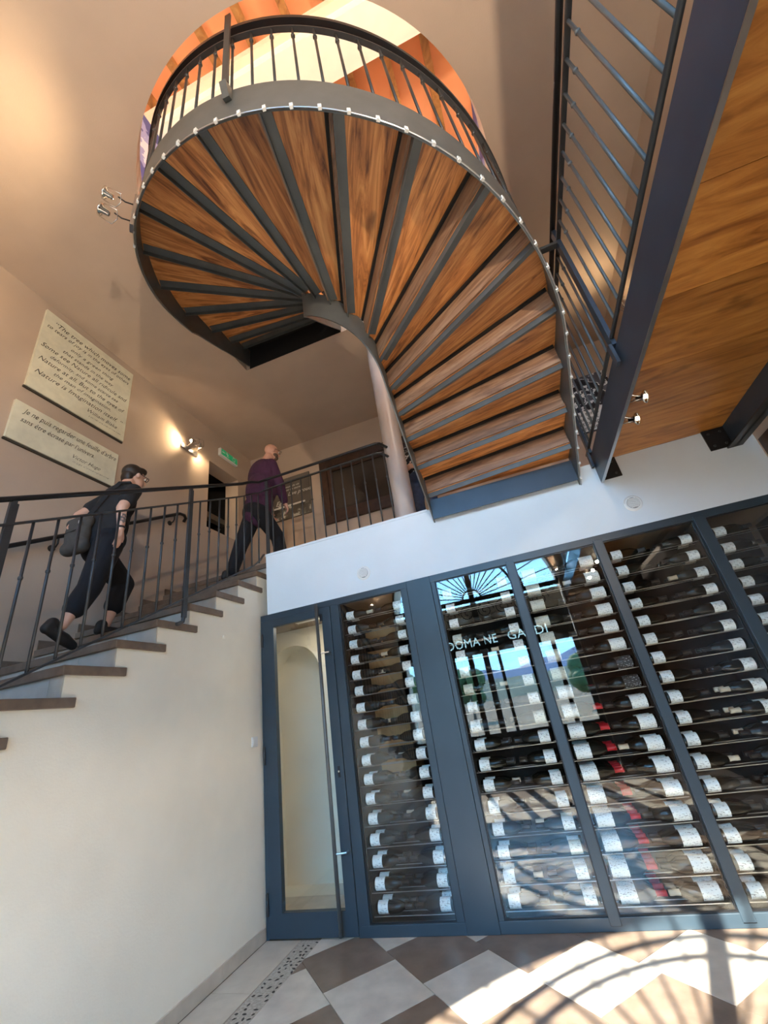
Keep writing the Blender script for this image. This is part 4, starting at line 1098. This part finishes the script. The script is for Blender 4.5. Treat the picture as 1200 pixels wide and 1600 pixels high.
def build_spots():
    # on the outer stringer of the winding stair
    t = thing('stair_spotlight', 'twin chrome spotlight on a plate at the left edge of the winding stair', 'spotlight')
    p = at_o(5.06, .03, .18); n = Vector((p.x - CX, p.y - YCO, 0)).normalized(); tg = Vector((-n.y, n.x, 0))
    MB().obox(p, n * .012, tg * .035, (0, 0, .20)).build('plate', 'satin_steel', t)
    for dz in (.11, -.11):
        c = p + n * .20 + Vector((0, 0, dz))
        MB().tube([p + Vector((0, 0, dz)), p + n * .07 + Vector((0, 0, dz - .01)), p + n * .12 + Vector((0, 0, dz + .02))], .006, 6).build('arm', 'rail_black', t, smooth=True)
        spot_head(t, c, n + Vector((0, 0, .35)))
        spot_light(t, c + n * .03, n + Vector((0, 0, -.05)), 6, 160)
    # lit pair on the left wall
    t = thing('wall_spotlight', 'twin lit chrome spotlight on a bar, left wall beside the exit sign', 'spotlight')
    MB().box(XL, XL + .03, 3.86, 4.17, 5.30, 5.37).build('bar', 'satin_steel', t, bevel=.004)
    for y, d in ((3.93, (-.35, -.75, -.1)), (4.10, (-.25, .45, -.55))):
        c = Vector((XL + .13, y, 5.40))
        MB().tube([(XL + .03, y, 5.335), (XL + .09, y, 5.34), c], .006, 6).build('arm', 'chrome', t, smooth=True)
        spot_head(t, c, d); spot_light(t, c + Vector(d) * .03, d, 4 if d[1] < 0 else 2.5, 120)
    # pair on the footbridge beam
    t = thing('beam_spotlight', 'twin copper chrome spotlight fixed to the inside of the footbridge beam', 'spotlight')
    MB().box(1.046, 1.06, 2.60, 2.98, 3.14, 3.20).build('bar', 'rail_black', t)
    for y in (2.66, 2.92):
        c = Vector((1.16, y, 3.10))
        MB().tube([(1.06, y, 3.16), (1.10, y, 3.14), c], .006, 6).build('arm', 'chrome', t, smooth=True)
        spot_head(t, c, (.8, -.55, -.35), .9, False)
    # single one on the right wall
    t = thing('wall_spotlight', 'chrome spotlight on the right wall seen between railing and footbridge beam', 'spotlight')
    MB().box(XR - .03, XR, 4.25, 4.40, 5.36, 5.43).build('bar', 'satin_steel', t)
    for y in (4.28, 4.37):
        c = Vector((XR - .13, y, 5.44))
        MB().tube([(XR - .03, y, 5.40), c], .006, 6).build('arm', 'chrome', t, smooth=True)
        spot_head(t, c, (-.4, -.3, .8)); spot_light(t, c, (-.6, -.3, .6), 1.2, 150)
build_spots()
def build_fill_uplighters():  # unseen lamps added to lift the ceiling and stair underside
    for x, z, d, e, nm in ((-3.15, 3.75, (.40, .60, .70), 26, 'left'), (0.995, 3.60, (-.30, .70, .75), 185, 'right')):
        t = thing('fill_uplighter', 'added unseen fill uplighter, half bowl on the entrance wall %s of the great arch' % nm, 'lamp', 'added fill uplighters', (x, YF + .004, z))
        MB().lathe([(-.10, .01), (-.09, .05), (-.04, .085), (0, .095)], 20, 'z', (0, .10, 0)).build('bowl', 'white_plastic', t, smooth=True)
        MB().box(-.03, .03, 0, .03, -.12, .0).build('mount', 'satin_steel', t)
        MB().ball((0, .10, -.02), .03).build('bulb', 'lamp_glow', t, smooth=True)
        spot_light(t, (0, .10, .0), d, e, 168, 1.0, (1, .80, .58))
build_fill_uplighters()
def build_fill_downlights():  # unseen warm lamps added to fill the floor and lower wall
    for y, nm in ((-1.15, 'nearest the entrance wall'), (-.55, 'middle of the three'), (.05, 'farthest from the entrance wall')):
        t = thing('fill_downlight', 'added unseen fill downlight in the footbridge underside, ' + nm, 'lamp', 'added fill downlights', (1.5, y, 3.284))
        MB().lathe([(-.012, .050), (-.012, .062), (0, .064)], 24, 'z').build('rim', 'satin_steel', t, smooth=True)
        MB().lathe([(-.008, .049), (-.004, .049)], 20, 'z').build('diffuser', 'bulb_dim', t)
        spot_light(t, (0, 0, -.03), (-.45, .25, -1), 17, 170, 1.0, (1, .80, .58))
build_fill_downlights()

# ------------------------------------------------------------------ people
def organic(name, parts, mat, parent=None, voxel=.010, smooth=4):
    mb = MB()
    for p in parts:
        if p[0] == 'c':
            _, a, ra, b, rb = p; a, b = Vector(a), Vector(b)
            d = b - a; n = max(2, int(d.length / .03))
            mb.tube([a + d * i / n for i in range(n + 1)], [ra + (rb - ra) * i / n for i in range(n + 1)], 14)
            mb.ball(a, ra, 14, 10); mb.ball(b, rb, 14, 10)
        else:
            _, c, r, rot = p
            o = len(mb.v); mb.ball((0, 0, 0), r, 20, 14)
            M = Matrix.Translation(Vector(c)) @ rot.to_4x4()
            mb.v[o:] = [tuple(M @ Vector(v)) for v in mb.v[o:]]
    me = mb.mesh(name); t = bpy.data.objects.new(name + '_src', me); COL.objects.link(t)
    m = t.modifiers.new('r', 'REMESH'); m.mode = 'VOXEL'; m.voxel_size = voxel; m.use_smooth_shade = True
    q = t.modifiers.new('s', 'SMOOTH'); q.iterations = smooth; q.factor = .5
    bpy.context.view_layer.update()
    res = bpy.data.meshes.new_from_object(t.evaluated_get(bpy.context.evaluated_depsgraph_get()))
    bpy.data.objects.remove(t); bpy.data.meshes.remove(me)
    res.name = name; res.materials.clear(); res.materials.append(MATS[mat])
    res.polygons.foreach_set('use_smooth', [True] * len(res.polygons))
    o = bpy.data.objects.new(name, res); COL.objects.link(o)
    if parent is not None: o.parent = parent
    return o
def frame(fwd, up=(0, 0, 1)):
    f = Vector(fwd).normalized(); r = f.cross(Vector(up)).normalized(); u = r.cross(f)
    return Matrix((r, f, u)).transposed()          # columns: right, forward, up
def head_parts(c, F, h=.225):
    k = h / .225
    def P(x, y, z): return Vector(c) + F @ (Vector((x, y, z)) * k)
    def E(x, y, z, r): return ('e', P(x, y, z), tuple(q * k for q in r), F)
    return P, [E(0, -.012, .022, (.074, .092, .088)), E(0, .022, -.040, (.056, .066, .066)), E(0, .045, -.072, (.034, .036, .026)),
               ('c', P(0, .086, .005), .010 * k, P(0, .108, -.026), .015 * k), E(.077, -.012, -.010, (.010, .020, .030)), E(-.077, -.012, -.010, (.010, .020, .030)),
               E(0, .084, -.052, (.022, .010, .006)), E(0, .082, -.062, (.020, .011, .007)), E(.030, .074, .022, (.024, .012, .010)), E(-.030, .074, .022, (.024, .012, .010))]
def hand_parts(w, d, side, palm_n, size=1.0, curl=.35):
    # w wrist, d hand direction, side = thumb direction, palm_n = the way the fingers curl
    w, d, s, n = Vector(w), Vector(d).normalized(), Vector(side).normalized(), Vector(palm_n).normalized()
    out = [('c', w, .024 * size, w + d * .05 * size, .024 * size)]
    for i in range(4):
        out.append(('c', w + d * .02 * size + s * (.024 - .016 * i) * size, .014 * size, w + d * .085 * size + s * (.028 - .0185 * i) * size, .011 * size))
    for i, l in enumerate((.066, .076, .070, .054)):
        a = w + d * .085 * size + s * (.028 - .0185 * i) * size
        b = a + (d * math.cos(curl) + n * math.sin(curl)) * l * .5 * size
        c = b + (d * math.cos(curl * 2.2) + n * math.sin(curl * 2.2)) * l * .5 * size
        out += [('c', a, .0098 * size, b, .0090 * size), ('c', b, .0090 * size, c, .0078 * size)]
    a = w + d * .025 * size + s * .026 * size; b = a + (d * .7 + s * .6 + n * .3).normalized() * .042 * size; c = b + (d * .95 + s * .15 + n * .3).normalized() * .032 * size
    out += [('c', a, .0135 * size, b, .011 * size), ('c', b, .011 * size, c, .0085 * size)]
    return out
def eyes(P, par):
    for x in (-.030, .030):
        MB().ball(P(x, .083, .008), .0095, 10, 8).build('eye', 'white_plastic', par, smooth=True)
        MB().ball(P(x * 1.05, .0905, .008), .0045, 8, 6).build('iris', 'hair_dark', par, smooth=True)
def shoe_parts(heel, toe, up, w=.042):
    h, t = Vector(heel), Vector(toe); u = Vector(up).normalized()
    return [('c', h + u * .035, .035, t + (h - t) * .35 + u * .030, w), ('c', t + (h - t) * .35 + u * .030, w, t + u * .022, .030), ('c', h + u * .03, .036, h + u * .075 + (t - h).normalized() * .02, .044)]

def build_woman():
    F = frame((.15, .98, -.05)); I = frame((.05, 1, 0))
    hc = (-3.07, 2.545, 3.835)
    P, hp = head_parts(hc, F, .222)
    shR, shL = (-2.905, 2.415, 3.575), (-3.255, 2.435, 3.595)
    elR, wrR = (-2.845, 2.275, 3.33), (-2.825, 2.275, 3.125)
    elL, wrL = (-3.335, 2.275, 3.40), (-3.245, 2.185, 3.255)
    hipR, kR, aR = (-3.00, 2.325, 3.05), (-2.985, 2.215, 2.66), (-3.0, 2.075, 2.365)
    hipL, kL, aL = (-3.16, 2.355, 3.05), (-3.17, 2.655, 2.83), (-3.19, 2.555, 2.475)
    body = hp + [('c', (-3.075, 2.49, 3.76), .052, (-3.08, 2.45, 3.63), .056), ('e', (-3.08, 2.41, 3.48), (.165, .10, .19), I), ('e', (-3.08, 2.36, 3.16), (.15, .10, .15), I), ('c', (-3.08, 2.4, 3.42), .11, (-3.08, 2.36, 3.14), .11),
                 ('c', shR, .050, elR, .042), ('c', elR, .041, wrR, .027), ('c', shL, .050, elL, .040), ('c', elL, .039, wrL, .026),
                 ('c', hipR, .082, kR, .055), ('c', kR, .054, aR, .036), ('c', hipL, .082, kL, .055), ('c', kL, .054, aL, .036)]
    body += hand_parts(wrR, (-.02, -.04, -1), (-.1, 1, 0), (-1, 0, 0), .98, .3) + hand_parts(wrL, (.3, -.45, -.75), (-.2, .6, -.2), (.6, .5, 0), .95, .5)
    o = organic('person', body, 'skin', None, .0075, 3)
    tag(o, 'person in black T-shirt and cropped trousers climbing the lower stairs with a bag', 'person')
    eyes(P, o)
    # short hair
    hair = [('e', P(0, -.030, .040), (.084, .094, .088), F), ('e', P(0, -.075, -.020), (.066, .045, .070), F), ('e', P(0, .045, .088), (.060, .055, .030), F), ('e', P(.045, .03, .075), (.035, .05, .03), F)]
    organic('hair', hair, 'hair_dark', o, .008, 2)
    gl = MB()
    for x in (-.033, .033): gl.tube([P(x + .024 * math.cos(a), .104, .008 + .019 * math.sin(a)) for a in np.linspace(0, 2 * PI, 17)[:-1]], .0032, 6, closed=True)
    gl.tube([P(-.01, .106, .012), P(.01, .106, .012)], .003, 6).tube([P(.057, .103, .012), P(.080, .0, .012)], .003, 6).tube([P(-.057, .103, .012), P(-.080, .0, .012)], .003, 6)
    gl.build('glasses', 'rail_black', o, smooth=True)
    shirt = [('e', (-3.08, 2.412, 3.49), (.190, .125, .20), I), ('e', (-3.08, 2.37, 3.24), (.175, .128, .16), I), ('c', (-3.08, 2.40, 3.42), .135, (-3.08, 2.365, 3.20), .14), ('c', (-3.0, 2.43, 3.61), .07, shR, .068), ('c', (-3.16, 2.44, 3.62), .07, shL, .068),
             ('c', shR, .067, (-2.868, 2.33, 3.43), .070), ('c', shL, .067, (-3.30, 2.35, 3.49), .066)]
    organic('shirt', shirt, 'cloth_black', o, .010, 4)
    hr, hl = Vector(kR).lerp(Vector(aR), .55), Vector(kL).lerp(Vector(aL), .55)
    tr = [('e', (-3.08, 2.36, 3.12), (.178, .135, .13), I), ('c', hipR, .112, kR, .084), ('c', kR, .084, hr, .077), ('c', hipL, .112, kL, .084), ('c', kL, .084, hl, .077), ('c', (-3.08, 2.35, 3.06), .12, (-3.08, 2.35, 3.0), .10)]
    organic('trousers', tr, 'cloth_navy', o, .010, 3)
    organic('shoe', shoe_parts((-3.0, 1.965, 2.305), (-3.0, 2.165, 2.215), (0, .35, .94)), 'shoe_black', o, .007, 2)
    organic('shoe', shoe_parts((-3.19, 2.50, 2.388), (-3.19, 2.73, 2.388), (0, 0, 1)), 'shoe_black', o, .007, 2)
    band = Vector(wrR).lerp(Vector(elR), .10)
    MB().lathe([(-.008, .033), (.008, .033)], 16, 'z', band).build('bracelet', 'rail_black', o, smooth=True)
    # forearm tattoo: a few dark bands of ink wrapped on the skin
    for k, q in enumerate((.30, .42, .55)):
        c = Vector(elR).lerp(Vector(wrR), .95 - q); r = .041 + (.027 - .041) * (.95 - q) + .001
        vs, fs, n = [], [], 10
        for i in range(n + 1):
            a = R(-70 + 140 * i / n + 20 * k); wz = .010 + .006 * math.sin(i * 1.9 + k)
            for dz in (-wz, wz): vs.append((c.x + r * math.cos(a), c.y + r * math.sin(a), c.z + dz + .006 * math.sin(i * 1.1)))
        for i in range(n): fs.append((2 * i, 2 * i + 1, 2 * i + 3, 2 * i + 2))
        MB().add(vs, fs).build('tattoo', 'tattoo', o, smooth=True)
    b = organic('shoulder_bag', [('e', (-3.17, 2.185, 3.14), (.115, .075, .17), I), ('c', (-3.24, 2.19, 3.25), .055, (-3.10, 2.19, 3.25), .055), ('c', (-3.24, 2.18, 3.03), .06, (-3.10, 2.18, 3.03), .06)], 'bag_grey', None, .010, 5)
    tag(b, 'grey fabric shoulder bag hanging behind the person on the lower stairs', 'bag')
    MB().box(-3.09, -3.065, 2.115, 2.125, 3.20, 3.225).build('care_tag', 'white_plastic', b)
    MB().strip([(-3.12, 2.20, 3.30), (-3.08, 2.245, 3.42), (-3.02, 2.275, 3.54), (-2.975, 2.33, 3.645), (-2.96, 2.42, 3.685), (-2.975, 2.50, 3.63), (-3.03, 2.545, 3.52), (-3.12, 2.545, 3.40)], .032, .006, upv=(.75, -.55, .35)).build('strap', 'cloth_black', b)
    MB().strip([(-3.25, 2.118, 3.14), (-3.09, 2.106, 3.14)], .004, .006).build('seam', 'cloth_black', b)
build_woman()

def build_man():
    f = (.50, .86, -.06); F = frame(f); I = frame((.5, .86, 0))
    hc = (-2.605, 4.215, 4.955)
    P, hp = head_parts(hc, F, .232)
    rt = I @ Vector((1, 0, 0))
    shR, shL = Vector((-2.545, 4.085, 4.66)), Vector((-2.885, 4.285, 4.68))
    elR, wrR = Vector((-2.485, 4.17, 4.36)), Vector((-2.50, 4.31, 4.17))
    elL, wrL = Vector((-2.97, 4.36, 4.38)), Vector((-2.90, 4.50, 4.22))
    hipB, kB, aB = Vector((-2.84, 4.08, 3.95)), Vector((-2.92, 3.955, 3.55)), Vector((-2.985, 3.875, 3.20))
    hipF, kF, aF = Vector((-2.68, 3.99, 3.95)), Vector((-2.60, 4.26, 3.68)), Vector((-2.575, 4.33, 3.37))
    chest, belly, pel = (-2.725, 4.135, 4.56), (-2.715, 4.115, 4.24), (-2.765, 4.04, 4.00)
    body = hp + [('c', (-2.64, 4.18, 4.86), .065, (-2.70, 4.15, 4.72), .068), ('e', chest, (.20, .13, .22), I), ('e', belly, (.18, .15, .20), I), ('e', pel, (.17, .13, .15), I),
                 ('c', shR, .058, elR, .050), ('c', elR, .049, wrR, .033), ('c', shL, .058, elL, .05), ('c', elL, .049, wrL, .033),
                 ('c', hipB, .09, kB, .062), ('c', kB, .060, aB, .042), ('c', hipF, .09, kF, .062), ('c', kF, .060, aF, .042)]
    body += hand_parts(wrR, (.05, .55, -.7), (-.5, .6, .4), (-.8, .1, -.2), 1.08, .55) + hand_parts(wrL, (.2, .6, -.6), (.5, .5, .4), (.8, .1, -.2), 1.05, .5)
    o = organic('person', body, 'skin_ruddy', None, .008, 3)
    tag(o, 'bald person in purple jumper stepping onto the landing', 'person')
    eyes(P, o)
    organic('beard', [('e', P(0, .052, -.082), (.040, .040, .030), F), ('e', P(0, .085, -.047), (.026, .012, .008), F), ('e', P(.045, .03, -.060), (.016, .04, .03), F), ('e', P(-.045, .03, -.060), (.016, .04, .03), F)], 'beard_grey', o, .007, 2)
    gl = MB()
    for x in (-.034, .034): gl.tube([P(x + .025 * math.cos(a), .108, .008 + .018 * math.sin(a)) for a in np.linspace(0, 2 * PI, 17)[:-1]], .0026, 6, closed=True)
    gl.tube([P(-.01, .110, .012), P(.01, .110, .012)], .0025, 6).tube([P(.058, .105, .012), P(.083, .0, .008)], .0025, 6).tube([P(-.058, .105, .012), P(-.083, .0, .008)], .0025, 6)
    gl.build('glasses', 'rail_black', o, smooth=True)
    sw = [('e', chest, (.245, .165, .24), I), ('e', (-2.72, 4.105, 4.32), (.240, .190, .26), I), ('e', (-2.745, 4.075, 4.08), (.232, .180, .17), I), ('c', (-2.74, 4.08, 4.05), .17, (-2.755, 4.06, 3.96), .172),
          ('c', (-2.69, 4.15, 4.70), .09, shR, .080), ('c', (-2.72, 4.16, 4.70), .09, shL, .080), ('c', shR, .080, elR, .074), ('c', elR, .073, Vector(elR).lerp(wrR, .9), .052), ('c', shL, .080, elL, .072), ('c', elL, .072, Vector(elL).lerp(wrL, .9), .052), ('c', (-2.66, 4.17, 4.76), .075, (-2.70, 4.15, 4.70), .10)]
    organic('jumper', sw, 'knit_purple', o, .011, 4)
    tr = [('e', pel, (.20, .155, .15), I), ('c', hipB, .115, kB, .088), ('c', kB, .086, Vector(kB).lerp(aB, .95), .072), ('c', hipF, .115, kF, .090), ('c', kF, .088, Vector(kF).lerp(aF, .95), .074)]
    organic('trousers', tr, 'cloth_navy', o, .011, 3)
    organic('shoe', shoe_parts((-3.03, 3.80, 3.106), (-2.93, 4.04, 3.106), (0, 0, 1), .046), 'shoe_black', o, .008, 2)
    organic('shoe', shoe_parts((-2.60, 4.28, 3.282), (-2.48, 4.50, 3.282), (0, 0, 1), .046), 'shoe_black', o, .008, 2)
build_man()

def build_third():
    F = frame((-.2, -.97, -.02)); I = frame((-.2, -.97, 0))
    x, y = -.70, 4.66; z0 = ZL
    P, hp = head_parts((x, y - .02, z0 + 1.54), F, .22)
    def Q(a, b, c): return Vector((x, y, z0)) + I @ Vector((a, b, 0)) + Vector((0, 0, c))
    body = hp + [('c', Q(0, 0, 1.46), .05, Q(0, 0, 1.34), .055), ('e', Q(0, 0, 1.18), (.16, .10, .2), I), ('e', Q(0, 0, .93), (.16, .11, .15), I), ('c', Q(0, 0, 1.2), .10, Q(0, 0, .9), .11)]
    sw = [('e', Q(0, 0, 1.17), (.185, .125, .21), I), ('e', Q(0, 0, .97), (.175, .13, .14), I), ('c', Q(0, 0, 1.2), .12, Q(0, 0, .95), .13)]
    tr = [('e', Q(0, 0, .86), (.175, .13, .12), I)]
    shoes = []
    for s in (-1, 1):
        sh, el, wr = Q(.17 * s, 0, 1.30), Q(.235 * s, -.03, 1.02), Q(.10 * s, .20, .92)
        body += [('c', sh, .048, el, .04), ('c', el, .039, wr, .026)] + hand_parts(wr, I @ Vector((-.8 * s, .4, 0)), (0, 0, 1), I @ Vector((0, -1, 0)), .95, .5)
        sw += [('c', Q(.06 * s, 0, 1.32), .07, sh, .064), ('c', sh, .064, sh.lerp(el, .6), .062)]
        hip, k, a = Q(.085 * s, 0, .86), Q(.09 * s, .02, .46), Q(.09 * s, -.01, .08)
        body += [('c', hip, .08, k, .055), ('c', k, .054, a, .035)]
        tr += [('c', hip, .095, k, .068), ('c', k, .068, a + Vector((0, 0, .02)), .060)]
        shoes.append(shoe_parts(Q(.09 * s, -.06, .004), Q(.10 * s, .17, .004), (0, 0, 1)))
    o = organic('person', body, 'skin', None, .0085, 3)
    tag(o, 'person in patterned black and white top and jeans half hidden behind the column', 'person')
    eyes(P, o)
    organic('hair', [('e', P(0, -.025, .035), (.086, .098, .090), F), ('e', P(0, -.07, -.05), (.075, .05, .10), F)], 'hair_dark', o, .009, 3)
    organic('top', sw, 'floral', o, .011, 4); organic('jeans', tr, 'denim', o, .011, 3)
    for p in shoes: organic('shoe', p, 'shoe_black', o, .009, 2)
build_third()
